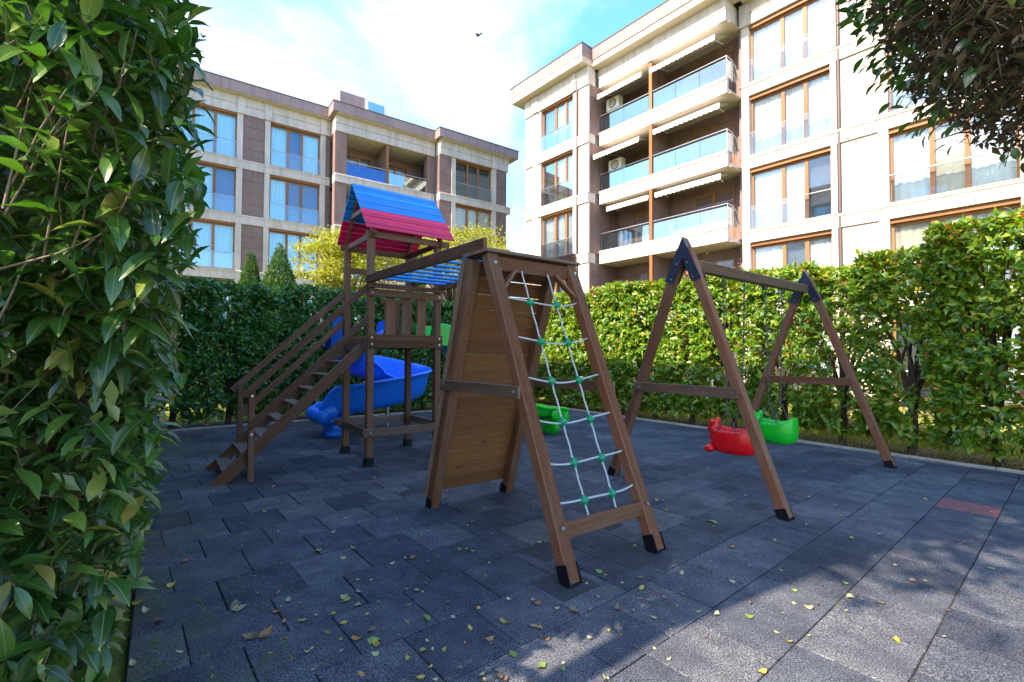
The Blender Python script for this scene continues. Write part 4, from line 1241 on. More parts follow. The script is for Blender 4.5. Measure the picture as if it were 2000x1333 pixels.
def chain_geo(p0, p1, link_len=.050):
    """interlocking wire links"""
    b = MB(); d = p1 - p0; L = d.length; d.normalize(); n = int(L / (link_len * .72)); st = L / n
    s1 = d.cross(SU).normalized(); s2 = d.cross(s1).normalized()
    for i in range(n):
        c = p0 + d * (i + .5) * st; s = s1 if i % 2 else s2; pts = []
        for k in range(9):
            q = 2 * math.pi * k / 8; pts.append(c + d * (math.sin(q) * link_len * .52) + s * (math.cos(q) * .012))
        b.tube(pts, .0042, 4, caps=False)
    return b

def seat_mesh(name, m):
    """toddler bucket seat: hollow tub, long axis = local x (front at -x)"""
    N = 48; rows = []
    def rim(th):
        c = math.cos(th); s = math.sin(th)
        back = max(0, c) ** 2 * .075; front = max(0, -c) ** 3 * .04; dip = -.02 * s * s
        return .335 + back + front + dip
    def ring(sx, sy, zf, sq=.72):
        out = []
        for j in range(N):
            th = 2 * math.pi * j / N; c, s = math.cos(th), math.sin(th)
            x = math.copysign(abs(c) ** sq, c) * sx; y = math.copysign(abs(s) ** sq, s) * sy
            out.append((x, y, zf(th)))
        return out
    prof = [(.10, .07, lambda t: .0), (.20, .13, lambda t: .004), (.27, .185, lambda t: .03), (.305, .215, lambda t: .10), (.31, .22, lambda t: .20), (.305, .215, lambda t: rim(t) - .03), (.298, .208, lambda t: rim(t) - .004), (.285, .195, lambda t: rim(t) + .004), (.27, .18, lambda t: rim(t) - .008), (.255, .165, lambda t: .20), (.235, .15, lambda t: .12), (.12, .08, lambda t: .10)]
    rows = [ring(*p) for p in prof]
    b = MB(); vs_ = [q for r_ in rows for q in r_]; fs = []
    for i in range(len(rows) - 1):
        for j in range(N): fs.append((i * N + j, i * N + (j + 1) % N, (i + 1) * N + (j + 1) % N, (i + 1) * N + j))
    fs.append(tuple(range(N))[::-1]); fs.append(tuple(range((len(rows) - 1) * N, len(rows) * N)))
    b.add(vs_, fs, 0, True)
    return b.mesh(name, m)

def make_seat(t, mname, label, z0, yaw):
    base = SW_(t, 0, z0)
    s = thing('toddler_swing', base, label, 'swing', None, SA + R(-90) + yaw)
    put('tub', seat_mesh('tub', M[mname]), s, local=I4)
    # animal front: head with ears, muzzle and paws moulded on the front of the tub
    lump([((-.27, 0, .34), (.075, .12, .10)), ((-.30, .0, .30), (.085, .07, .06)), ((-.27, .10, .42), (.035, .045, .05)), ((-.27, -.10, .42), (.035, .045, .05)), ((-.26, 0, .24), (.07, .15, .10)), ((-.29, .15, .05), (.075, .06, .055)), ((-.29, -.15, .05), (.075, .06, .055)), ((-.25, .0, .12), (.08, .17, .10))], 'animal_front', M[mname], s, .011, WM[s.name], 5)
    # safety chain across the front and hanging chains
    for y in (-.29, .29):
        pass
    tops = (.90, 1.50) if t < 2 else (2.15, 2.72)
    for k, tt in enumerate(tops):
        p0 = SW_(tt, 0, bz - .14); side = -.2 if k == 0 else .2
        knot = base + SU * side + Z * .62
        c = chain_geo(p0, knot)
        q1 = base + SU * (side * 1.02) - SWv * .13 + Z * .30; q2 = base + SU * (side * 1.02) + SWv * .15 + Z * .30
        c2 = chain_geo(knot, q1); c3 = chain_geo(knot, q2)
        for cc in (c2, c3): c.add(cc.v, cc.f, 0, True)
        c.build('chain', M['chain'], s)
    return s
make_seat(1.20, 'redplastic', 'glossy red plastic toddler swing seat hanging on chains', .33, R(6))
make_seat(2.43, 'greenplastic', 'glossy green plastic toddler swing seat hanging on chains', .34, R(-4))

# bolt heads on the timber joints
def bolts(parent, items):
    for pos, d in items:
        b = MB(); d = Vector(d).normalized(); b.tube([Vector(pos) - d * .004, Vector(pos) + d * .004], .017, 10); b.tube([Vector(pos) + d * .003, Vector(pos) + d * .014], .0105, 6)
        b.build('bolt', M['steel'], parent)
bolts(frame, [(FW(s * (HA + .092), b, 1.37), U * s) for s in (-1, 1) for b in (-.50, .70)] + [(FP(s * (HA), z) + U.cross(fd) * -.056 * (1 if (U.cross(fd)).dot(W) > 0 else -1), -W) for s in (-1, 1) for z in (2.50, .36)])
bolts(tower, [(TW(a, -.085, z), -W) for a in (0, D) for z in (.495, 1.82, 1.92, 2.595)] + [(TW(-.085, b, .495), -U) for b in (0, D)] + [(TW(-1.56, -.04, z), -W) for z in (.62, 1.12)])
bolts(swing, [(SW_(-.092, b, 1.26), -SU) for b in (-.62, .62)])
# ------------------------------------------------------------------ foliage
rs = np.random.RandomState(11)
def unit(v): return v / np.maximum(np.linalg.norm(v, axis=-1, keepdims=True), 1e-9)

# leaf templates: x along the leaf, y across, z out of the upper face
LEAF_S = (np.array([(0, 0, 0), (.42, .5, .06), (1, 0, -.08), (.42, -.5, .06), (.45, 0, -.02)]), [(0, 3, 4), (3, 2, 4), (2, 1, 4), (1, 0, 4)])
def _big_leaf():
    st = [(0.0, 0.0), (.10, .20), (.28, .43), (.5, .5), (.72, .38), (.88, .17), (1.0, 0.0)]
    v = []; f = []
    for i, (x, w) in enumerate(st):
        zc = -.16 * x * x + .05 * math.sin(x * 3.1)
        v.append((x, 0, zc))
        if 0 < i < len(st) - 1:
            v.append((x, w, zc + .13 * w + .012 * math.sin(i * 2.3))); v.append((x, -w, zc + .13 * w - .012 * math.sin(i * 2.9)))
    mid = [0] + [1 + 3 * (i - 1) for i in range(1, len(st) - 1)] + [len(v) - 1]
    for i in range(len(st) - 1):
        a, b = mid[i], mid[i + 1]
        if i == 0: f += [(a, b + 2, b), (a, b, b + 1)]
        elif i == len(st) - 2: f += [(a, a + 2, b), (a, b, a + 1)]
        else: f += [(a, a + 2, b + 2, b), (a, b, b + 1, a + 1)]
    return np.array(v), f
LEAF_B = _big_leaf()

def leaf_verts(tpl, P, Dv, Nv, L, Wd):
    """place the template on n positions: returns (n, k, 3)"""
    X = unit(Dv); Y = unit(np.cross(Nv, X)); Zv = np.cross(X, Y)
    t = tpl[0]
    return P[:, None, :] + X[:, None, :] * (t[None, :, 0:1] * L[:, None, None]) + Y[:, None, :] * (t[None, :, 1:2] * Wd[:, None, None]) + Zv[:, None, :] * (t[None, :, 2:3] * L[:, None, None])

def add_uv(me, tpl, n):
    flat = np.array([i for f in tpl[1] for i in f])
    if len(me.loops) != len(flat) * n: return
    uv = me.uv_layers.new(name='leaf_uv')
    uv.data.foreach_set('uv', np.tile(tpl[0][flat][:, :2], (n, 1)).astype(np.float32).ravel())

def leaves_mesh(name, tpl, P, Dv, Nv, L, Wd, mats, midx=None, smooth=False):
    V = leaf_verts(tpl, P, Dv, Nv, L, Wd); n, k = V.shape[:2]
    flat = np.array([i for f in tpl[1] for i in f]); tot = np.array([len(f) for f in tpl[1]])
    F_ = (flat[None, :] + (np.arange(n) * k)[:, None]).ravel()
    T_ = np.tile(tot, n)
    mi = np.repeat(midx, len(tot)) if midx is not None else None
    me = np_mesh(name, V.reshape(-1, 3), F_, T_, mats, smooth, mi)
    if tpl is LEAF_B: add_uv(me, tpl, n)
    return me

def lumpy(p, s=1.0, ph=0.0):
    return (np.sin(p[:, 0] * 3.1 * s + ph) * np.cos(p[:, 1] * 2.7 * s + ph * 1.7) + np.sin(p[:, 2] * 3.9 * s + ph * .6) * .7 + np.sin((p[:, 0] + p[:, 2]) * 7.3 * s + ph) * .35) / 2.05

def shrub_foliage(n, w, d, z0, z1, ph, size=.085, round_=.18, mats=None, red=0.0, gap=None, topred=False):
    """leaves on and just under the skin of a clipped box bush, clustered in sprays"""
    nc = n // 7
    # cluster centres near the skin
    face = rs.choice(6, nc, p=_facep(w, d, z1 - z0))
    c = np.stack([rs.uniform(-w / 2, w / 2, nc), rs.uniform(-d / 2, d / 2, nc), rs.uniform(z0, z1, nc)], -1)
    nrm = np.zeros((nc, 3))
    dep = np.abs(rs.exponential(.085, nc))
    for fidx, (ax, sg) in enumerate(((0, -1), (0, 1), (1, -1), (1, 1), (2, 1), (2, -1))):
        m_ = face == fidx
        lim = ((-w / 2, w / 2), (-d / 2, d / 2), (z0, z1))[ax][0 if sg < 0 else 1]
        c[m_, ax] = lim - sg * dep[m_]; nrm[m_, ax] = sg
    c += nrm * (lumpy(c, 1.0, ph) * .10)[:, None]
    # ragged lower rim
    low = c[:, 2] < z0 + .25
    keep = ~(low & (rs.rand(nc) < .5))
    if gap is not None: keep &= ~gap(c)
    # clumps: thin out where a slow noise is low so light and dark patches form
    keep &= (lumpy(c, 1.9, ph + 2) + rs.normal(0, .55, nc)) > -.75
    c, nrm = c[keep], nrm[keep]; nc = len(c)
    k = 7
    axis = unit(nrm + np.array([0, 0, .45]) + rs.normal(0, .45, (nc, 3)))
    P = np.repeat(c, k, 0); A = np.repeat(axis, k, 0)
    N = len(P)
    rnd = rs.normal(0, 1, (N, 3)); rad = unit(rnd - A * np.sum(rnd * A, 1, keepdims=True))
    Dv = unit(A * rs.uniform(.2, 1.0, N)[:, None] + rad * rs.uniform(.6, 1.2, N)[:, None] + np.array([0, 0, -.12]))
    Nv = unit(A * 1.0 - Dv * np.sum(A * Dv, 1, keepdims=True) + rs.normal(0, .25, (N, 3)) + np.array([0, 0, .35]))
    P = P + A * (rs.uniform(-.06, .06, N))[:, None]
    L = size * rs.uniform(.7, 1.25, N); Wd = L * rs.uniform(.38, .5, N)
    midx = np.zeros(N, int)
    if red > 0:
        pr = red * (np.clip((P[:, 2] - (z1 - .5)) / .5, 0, 1) * 1.6 + .25) if topred else np.full(N, red)
        midx[rs.rand(N) < pr] = 1
    return P, Dv, Nv, L, Wd, midx
def _facep(w, d, h):
    a = np.array([d * h * .8, d * h * .8, w * h, w * h, w * d * 1.2, w * d * .4]); return a / a.sum()

def branches(b, base, top, n, spread, r0, rng_):
    """a short forked trunk with limbs fanning up"""
    for i in range(n):
        ang_ = rng_.uniform(0, 6.28); rr = rng_.uniform(.2, 1) * spread
        zf = rng_.uniform(.55, 1.0)
        end = Vector((base[0] + math.cos(ang_) * rr, base[1] + math.sin(ang_) * rr * .6, base[2] + (top - base[2]) * zf))
        zs = base[2] + (top - base[2]) * rng_.uniform(.0, .22)
        st = Vector((base[0] + rng_.uniform(-.03, .03), base[1] + rng_.uniform(-.03, .03), zs))
        m1 = st.lerp(end, .4) + Vector((rng_.uniform(-.08, .08), rng_.uniform(-.08, .08), .05))
        m2 = st.lerp(end, .72) + Vector((rng_.uniform(-.08, .08), rng_.uniform(-.08, .08), .04))
        b.tube([st, m1, m2, end], [r0 * .55, r0 * .42, r0 * .28, r0 * .10], 5)

rngv = random.Random(5)
def make_shrub_proto(name, label, cat, group, w, d, z0, z1, n, mats, size, ph, red=0.0, gap=None, topred=False, lean=0.0, trunk_r=.065):
    root = thing(name, (0, 0, 0), label, cat, group)
    b = MB()
    tx, ty = rngv.uniform(-.1, .1), rngv.uniform(-.06, .06)
    b.tube([(tx, ty, -.05), (tx + .02, ty, .15), (tx + .04, ty + .02, .5), (tx + .03, ty, .85)], [trunk_r * 1.25, trunk_r, trunk_r * .9, trunk_r * .6], 8)
    branches(b, (tx + .02, ty, .35), z1 - .15, 14, w * .5, trunk_r, rngv)
    b.build('trunk', M['bark'], root, local=I4)
    me = leaves_mesh('foliage', LEAF_S, *shrub_foliage(n, w, d, z0, z1, ph, size, red=red, gap=gap, topred=topred)[:5], mats=mats) if not red else None
    if red:
        P, Dv, Nv, L, Wd, mi = shrub_foliage(n, w, d, z0, z1, ph, size, red=red, gap=gap, topred=topred)
        me = leaves_mesh('foliage', LEAF_S, P, Dv, Nv, L, Wd, mats, mi)
    put('foliage', me, root, local=I4)
    return root

# ---- hedge at the back (dark, in shade): runs along U at b = B_MAX + .75
def place_row(protos, spots):
    used = set()
    for i, (a, b, rz, sc) in enumerate(spots):
        p = protos[i % len(protos)]
        loc = AB(a, b, -.03)
        if id(p) not in used:
            used.add(id(p)); p.location = loc; p.rotation_euler = (0, 0, rz); p.scale = sc
        else:
            copy_tree(p, None, loc, rz, sc)
BL_LAB = 'dark green leafy shrub in the clipped hedge behind the tower'
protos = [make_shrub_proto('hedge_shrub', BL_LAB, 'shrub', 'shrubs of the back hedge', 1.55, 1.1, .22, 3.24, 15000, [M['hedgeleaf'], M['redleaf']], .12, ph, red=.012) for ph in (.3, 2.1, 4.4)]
place_row(protos, [(-.9 + i * 1.05, B_MAX + .78 + rngv.uniform(-.06, .06), PA + (math.pi if rngv.random() < .5 else 0), (1, 1, rngv.uniform(.97, 1.04))) for i in range(12)])

# ---- hedge on the right (sunlit top, thin in the middle)
RLAB = 'sunlit yellow green leafy shrub in the clipped right hedge'
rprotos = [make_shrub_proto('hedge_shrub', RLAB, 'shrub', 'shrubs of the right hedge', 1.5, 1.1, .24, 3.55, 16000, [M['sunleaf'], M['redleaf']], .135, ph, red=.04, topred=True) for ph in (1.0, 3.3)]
def gapf(c): return (c[:, 2] > .9) & (c[:, 2] < 2.55) & (np.random.RandomState(2).rand(len(c)) < .80) & (np.sin(c[:, 0] * 3 + c[:, 2] * 2.0) > -.75)
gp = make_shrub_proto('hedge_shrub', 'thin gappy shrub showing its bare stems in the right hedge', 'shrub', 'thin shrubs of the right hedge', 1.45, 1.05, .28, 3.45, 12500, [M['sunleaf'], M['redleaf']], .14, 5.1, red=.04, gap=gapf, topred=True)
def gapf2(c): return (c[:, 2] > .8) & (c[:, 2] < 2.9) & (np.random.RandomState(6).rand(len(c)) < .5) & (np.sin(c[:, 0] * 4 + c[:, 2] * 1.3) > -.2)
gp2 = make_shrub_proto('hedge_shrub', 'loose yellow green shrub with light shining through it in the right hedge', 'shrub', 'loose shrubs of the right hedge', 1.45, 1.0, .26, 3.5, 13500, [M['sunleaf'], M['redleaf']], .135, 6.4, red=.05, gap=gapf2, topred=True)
def place_right():
    used = {}
    for i in range(14):
        b_ = 13.3 - i * 1.08
        if b_ < -1.8: break
        thin = 1.9 < b_ < 5.2
        p = gp if thin else gp2 if 5.2 <= b_ < 8.6 else rprotos[i % 2]
        loc = AB(A_MAX + .72 + rngv.uniform(-.05, .05), b_, -.03); rz = PA + R(90) + (math.pi if rngv.random() < .5 else 0)
        sc = (1, 1, rngv.uniform(.97, 1.03) + (.07 if b_ < 2.2 else 0))
        if p.name not in used: used[p.name] = 1; p.location = loc; p.rotation_euler = (0, 0, rz); p.scale = sc
        else: copy_tree(p, None, loc, rz, sc)
place_right()

# ---- tall hedge on the left, past the near bush
LLAB = 'tall dark laurel bush of the left hedge beyond the nearest bush'
lprotos = [make_shrub_proto('laurel_bush', LLAB, 'bush', 'bushes of the left hedge', 1.45, 1.1, .12, 3.8, 8000, [M['laurel']], .135, ph) for ph in (.9, 2.8)]
place_row(lprotos, [(-.72 + rngv.uniform(-.05, .05), 4.1 + i * 1.12, PA + R(90), (1, 1, 1)) for i in range(8)])

# ---- nearest bush with leaves one can tell apart
near = thing('laurel_bush', AB(-.62, 2.75, 0), 'big glossy dark green laurel bush close by the opening, large pointed leaves', 'bush')
nr = np.random.RandomState(21)
tw = MB(); P_, D_, N_, L_, W_ = [], [], [], [], []
def near_skin():
    """points on the end face and the play-side face of the bush, outward normals, in (a, b, z)"""
    out = []
    for _ in range(1080):
        u = nr.rand()
        z = nr.uniform(.10, 3.25)
        bulge = .10 * math.sin((z - .2) / 3.9 * math.pi) + .10 * max(0, (z - 1.3) / 2.6)
        if u < .62:
            a = nr.uniform(-1.35, .02 + bulge); b = 2.12 + .16 * math.sin(a * 5 + z * 2.1) + .10 * math.sin(z * 4.3 + 1) + .12 * max(0, (.7 - z)) ; n_ = (0.12, -1, .25)
        elif u < .92:
            a = .0 + bulge + .06 * math.sin(z * 3.7) ; b = nr.uniform(2.15, 3.9); n_ = (1, -.25, .25)
        else:
            a = nr.uniform(-1.2, .05); b = nr.uniform(2.2, 3.6); z = 3.22 + max(0, b - 2.7) * .6; n_ = (0, -.2, 1)
        out.append((a, b, z, n_))
    return out
for a, b, z, n_ in near_skin():
    dep = nr.exponential(.12)
    nw = (U * n_[0] + W * n_[1] + Z * n_[2]).normalized()
    tip = AB(a, b, z) - nw * dep
    dr = (nw + Vector(nr.normal(0, .38, 3)) + Z * .15).normalized()
    ln = nr.uniform(.18, .36)
    st = tip - dr * ln
    midp = st.lerp(tip, .5) + Vector(nr.normal(0, .012, 3))
    qq = pix(tip); lim0 = 95 + 200 * math.sin(min(1, max(0, (1350 - qq[1]) / 1150)) * 1.62) if qq else 0
    if qq is None or qq[0] < lim0: tw.tube([st - dr * .12, st, midp, tip], [.005, .0042, .0034, .002], 4, caps=False)
    nl = nr.randint(5, 9)
    side = dr.cross(Z);
    if side.length < .1: side = dr.cross(U)
    side.normalize(); upv = side.cross(dr)
    for k in range(nl):
        t = (k + .8) / nl; ph = k * 2.4 + nr.uniform(-.4, .4)
        base = st.lerp(tip, t)
        rad = side * math.cos(ph) + upv * math.sin(ph)
        dv = (dr * nr.uniform(.35, .75) + rad * nr.uniform(.6, 1.0) + Z * nr.uniform(-.5, .08)).normalized()
        nv = (upv * .5 + Z * .8 + nw * .35 + Vector(nr.normal(0, .22, 3))); nv = (nv - dv * nv.dot(dv)).normalized()
        ll = nr.choice((nr.uniform(.055, .11), nr.uniform(.10, .18)), p=(.35, .65))
        P_.append(base); D_.append(dv); N_.append(nv); L_.append(ll); W_.append(ll * nr.uniform(.28, .36))
tag(tw.build('twigs', M['twig'], near), kind='stuff')
# woody stems
st_ = MB()
for k in range(11):
    a = nr.uniform(-1.1, -.25); b = nr.uniform(2.45, 3.3)
    q0 = AB(a, b, -.05); q1 = AB(a + nr.uniform(-.15, .15), b + nr.uniform(-.15, .1), 1.4); q2 = AB(a + nr.uniform(-.3, .3), b + nr.uniform(-.3, .1), 2.8); q3 = AB(a + nr.uniform(-.4, .4), b + nr.uniform(-.2, .1), 3.4)
    q3 = q3 - U * .3
    st_.tube([q0, q1, q2, q3], [.035, .026, .017, .006], 7)
st_.build('stems', M['bark'], near)
P_ = np.array(P_); D_ = np.array(D_); N_ = np.array(N_); L_ = np.array(L_); W_ = np.array(W_)
# rank by size in the picture; nothing may hang before the lens
scr = np.zeros(len(P_)); keep = np.ones(len(P_), bool)
for i in range(len(P_)):
    c = P_[i] + D_[i] * L_[i] * .5
    q = pix(c)
    if q is None: continue
    if (Vector(c) - Vector((0, 0, CH))).length < 1.0: keep[i] = False; continue
    if -60 < q[0] < 2000 and -60 < q[1] < 1400: scr[i] = L_[i] / q[2]
    # outline of the bush against the court: stay left of the line of sight along its face
    lim = 178 + 212 * math.sin(min(1, max(0, (1350 - q[1]) / 1150)) * 1.62)
    if q[0] > lim + nr.uniform(-28, 22): keep[i] = False
order = np.argsort(-scr * keep)
sel = [i for i in order[:300] if keep[i] and scr[i] > 0]
one = np_mesh('leaf', LEAF_B[0], [i for f in LEAF_B[1] for i in f], [len(f) for f in LEAF_B[1]], [M['laurel']], True)
add_uv(one, LEAF_B, 1)
for i in sel:
    X = Vector(D_[i]).normalized(); Y = Vector(N_[i]).cross(X).normalized(); Zz = X.cross(Y)
    l_, w_ = L_[i], W_[i]; p = P_[i]
    mx = Matrix(((X.x * l_, Y.x * w_, Zz.x * l_, p[0]), (X.y * l_, Y.y * w_, Zz.y * l_, p[1]), (X.z * l_, Y.z * w_, Zz.z * l_, p[2]), (0, 0, 0, 1)))
    put('leaf', one, near, mx)
rest_ = np.array([i for i in range(len(P_)) if keep[i] and i not in set(sel)])
me = leaves_mesh('foliage', LEAF_B, P_[rest_], D_[rest_], N_[rest_], L_[rest_], W_[rest_], [M['laurel']], None, True)
tag(put('foliage', me, near), kind='stuff')
# a deeper, darker inner layer so the bush is not hollow
PI_ = []
nin = 9000
ai = rs.uniform(-1.5, .0, nin); bi = rs.uniform(2.35, 3.9, nin); zi = rs.uniform(.1, 3.2, nin)
Pn = np.array([list(AB(a, b, z)) for a, b, z in zip(ai, bi, zi)])
Dn = unit(rs.normal(0, 1, (nin, 3)) + np.array([-W.x * .5, -W.y * .5, .0])); Nn = unit(rs.normal(0, .6, (nin, 3)) + np.array([0, 0, 1.0]))
Ln_ = rs.uniform(.08, .13, nin)
ok = []
for i in range(nin):
    q = pix(Pn[i])
    ok.append(q is None or q[0] < 150 + 195 * math.sin(min(1, max(0, (1350 - q[1]) / 1150)) * 1.62))
ok = np.array(ok)
tag(put('inner_foliage', leaves_mesh('inner_foliage', LEAF_S, Pn[ok], Dn[ok], Nn[ok], Ln_[ok], Ln_[ok] * .42, [M['laurel']]), near), kind='stuff')

# ---- overhanging bush on the right, seen from underneath
oc = Vector((3.80, 2.50, 4.50)); orad = Vector((1.62, 1.5, 1.75))
over = thing('overhanging_bush', Vector((3.3, 1.55, -.03)), 'shady bush arching overhead full of dry brown twigs, green leaves at its rim', 'bush')
ob = MB()
ob.tube([(3.3, 1.55, -.05), (3.32, 1.6, 1.0), (3.4, 1.8, 2.2), (3.45, 2.0, 3.2)], [.08, .065, .055, .04], 8)
orr = random.Random(9)
def inside(f0, f1):
    while True:
        v = Vector((orr.uniform(-1, 1), orr.uniform(-1, 1), orr.uniform(-1, 1)))
        if f0 <= v.length <= f1: return Vector((oc.x + v.x * orad.x, oc.y + v.y * orad.y, oc.z + v.z * orad.z)), v
for k in range(26):
    e, v = inside(.5, .95)
    s0 = Vector((3.42, 1.9, orr.uniform(2.6, 3.4)))
    ob.tube([s0, s0.lerp(e, .5) + Vector((0, 0, .12)), e], [.022, .014, .006], 5)
ob.build('trunk', M['bark'], over)
ot = MB()
for k in range(6500):
    e, v = inside(.3, .93)
    dv = (Vector((v.x, v.y, v.z)).normalized() * .5 + Vector((orr.gauss(0, .7), orr.gauss(0, .7), orr.gauss(-.15, .6)))).normalized()
    ln = orr.uniform(.10, .34); kk = .12 * ln / .3
    w1 = Vector((orr.gauss(0, kk), orr.gauss(0, kk), orr.gauss(0, kk))) * .5; w2 = Vector((orr.gauss(0, kk), orr.gauss(0, kk), orr.gauss(0, kk))) * .6
    ot.tube([e, e + dv * ln * .35 + w1, e + dv * ln * .7 + w2, e + dv * ln], [.006, .005, .0035, .0015], 3, caps=False)
for k in range(260):
    e, v = inside(.70, .96)
    dv = Vector((orr.gauss(-.3, .6), orr.gauss(.2, .6), orr.gauss(-.15, .35))).normalized(); ln = orr.uniform(.35, .85); q_ = [e]
    for j in range(5):
        dv = (dv + Vector((orr.gauss(0, .22), orr.gauss(0, .22), orr.gauss(-.03, .2)))).normalized(); nx = q_[-1] + dv * ln / 5
        d_ = Vector(((nx.x - oc.x) / orad.x, (nx.y - oc.y) / orad.y, (nx.z - oc.z) / orad.z))
        if d_.length > 1.0: break
        q_.append(nx)
    if len(q_) > 2: ot.tube(q_, [.008 - .0065 * t_ / (len(q_) - 1) for t_ in range(len(q_))], 4, caps=False)
tag(ot.build('dry_twigs', M['twig'], over), kind='stuff')
OP, OD, ON, OL = [], [], [], []
def oleaf(e, dv, nv, l_):
    nv = (nv - dv * nv.dot(dv)).normalized(); OP.append(list(e)); OD.append(list(dv)); ON.append(list(nv)); OL.append(l_)
for k in range(15000):
    e, v = inside(.82, 1.04)
    # green along the rim towards the court and on top; brown underneath in the middle
    rim = (-v.x * .75 + v.y * .45 + v.z * .35)
    if orr.random() > .03 + max(0, rim - .2) * .9: continue
    oleaf(e, Vector((v.x + orr.gauss(0, .6), v.y + orr.gauss(0, .6), v.z * .5 - .35 + orr.gauss(0, .4))).normalized(), Vector((orr.gauss(0, .4) + v.x * .4, orr.gauss(0, .4) + v.y * .4, 1)), orr.uniform(.07, .125))
tag(put('foliage', leaves_mesh('foliage', LEAF_B, np.array(OP), np.array(OD), np.array(ON), np.array(OL), np.array(OL) * .45, [M['laurel']], None, True), over), kind='stuff')
OP, OD, ON, OL = [], [], [], []
for k in range(42000):
    e, v = inside(.40, .97)
    oleaf(e, Vector((orr.gauss(0, 1), orr.gauss(0, 1), orr.gauss(-.4, .6))).normalized(), Vector((orr.gauss(0, .5), orr.gauss(0, .5), 1)), orr.uniform(.05, .10))
tag(put('dead_foliage', leaves_mesh('dead_foliage', LEAF_S, np.array(OP), np.array(OD), np.array(ON), np.array(OL), np.array(OL) * .42, [M['deadleaf']]), over), kind='stuff')

# ---- garden trees
def crown_leaves(n, c, r, size, droop=.0, seed=1, clusters=60, flat=.5, cl_r=.38):
    q = np.random.RandomState(seed)
    v = unit(q.normal(0, 1, (clusters, 3))) * (q.rand(clusters, 1) ** .45)
    cc = v * np.array(r) + np.array(c)
    idx = q.randint(0, clusters, n)
    P = cc[idx] + q.normal(0, 1, (n, 3)) * np.array([cl_r, cl_r, cl_r * flat])
    Dv = unit(q.normal(0, 1, (n, 3)) * np.array([1, 1, .45]) + np.array([0, 0, -droop])); Nv = unit(q.normal(0, .45, (n, 3)) + np.array([0, 0, 1.0]))
    L = size * q.uniform(.65, 1.3, n)
    return P, Dv, Nv, L, L * q.uniform(.32, .5, n), cc
def tree(name, base, h, c, r, n, size, m, label, group=None, seed=1, droop=.2, clusters=60, trunk_r=.12, cl_r=.38, flat=.5, fork_f=.62):
    t = thing(name, base, label, 'tree', group)
    b = MB(); base = Vector(base)
    fork = base + Vector((0, 0, (c[2] - base.z) * fork_f))
    b.tube([base - Z * .1, base.lerp(fork, .5) + Vector((.05, .03, 0)), fork], [trunk_r * 1.25, trunk_r, trunk_r * .8], 9)
    P, Dv, Nv, L, Wd, cc = crown_leaves(n, c, r, size, droop, seed, clusters, flat, cl_r)
    rg_ = random.Random(seed)
    for k in range(0, len(cc), 2):
        e = Vector(cc[k]); mdp = fork.lerp(e, .5) + Vector((rg_.uniform(-.15, .15), rg_.uniform(-.15, .15), .2))
        b.tube([fork - Z * rg_.uniform(0, .4), mdp, e], [trunk_r * .42, trunk_r * .22, trunk_r * .06], 5)
    b.build('trunk', M['bark'], t)
    put('crown', leaves_mesh('crown', LEAF_S, P, Dv, Nv, L, Wd, [m]), t)
    return t
tree('garden_tree', (-6.3, 18.0, -.07), 6.5, (-6.0, 17.6, 4.9), (2.0, 1.6, 1.75), 11000, .15, M['yellowleaf'], 'feathery yellow green tree standing behind the tower stairs', 'yellow green garden trees', 3, .35, 70, .11, .34, .28)
tree('garden_tree', (-2.2, 18.6, -.07), 6.5, (-1.9, 18.2, 5.2), (2.3, 1.6, 1.35), 11000, .15, M['yellowleaf'], 'spreading yellow green tree showing right of the tower roof', 'yellow green garden trees', 8, .3, 70, .11, .34, .28)
def conifer(base, h, r, m, label, seed, n=24000, group=None):
    q = np.random.RandomState(seed); base = Vector(base)
    t = thing('conifer', base, label, 'tree', group)
    b = MB(); b.tube([base - Z * .1, base + Z * h * .5, base + Z * (h - .15)], [.07, .05, .01], 7); b.build('trunk', M['bark'], t)
    u_ = q.rand(n) ** .75; z = .25 + (1 - u_) * 0 + u_ * (h - .25); z = h - (h - .2) * np.sqrt(q.rand(n))
    rad = r * (1 - z / h) * (1 + .12 * np.sin(q.randint(0, 9, n) * 2.1)) * np.sqrt(q.uniform(.55, 1.05, n)) + .02
    th = q.uniform(0, 2 * math.pi, n)
    P = np.stack([base.x + rad * np.cos(th), base.y + rad * np.sin(th), base.z + z], -1)
    out = np.stack([np.cos(th), np.sin(th), np.zeros(n)], -1)
    Dv = unit(out * .5 + np.array([0, 0, 1.0]) + q.normal(0, .3, (n, 3))); Nv = unit(out + q.normal(0, .4, (n, 3)))
    L = q.uniform(.09, .17, n)
    put('crown', leaves_mesh('crown', LEAF_S, P, Dv, Nv, L, L * .32, [m]), t)
conifer((-8.65, 15.6, -.07), 5.05, 1.25, M['thuja'], 'small pointed dark green conifer, the slimmer of two behind the back hedge', 4)
conifer((-7.65, 15.5, -.07), 5.30, 1.8, M['thuja'], 'small pointed dark green conifer, the wider of two behind the back hedge', 6)
conifer((-3.35, 16.6, -.07), 6.0, .8, M['lime'], 'bright lime green upright conifer showing under the tower roof', 9, 12000)
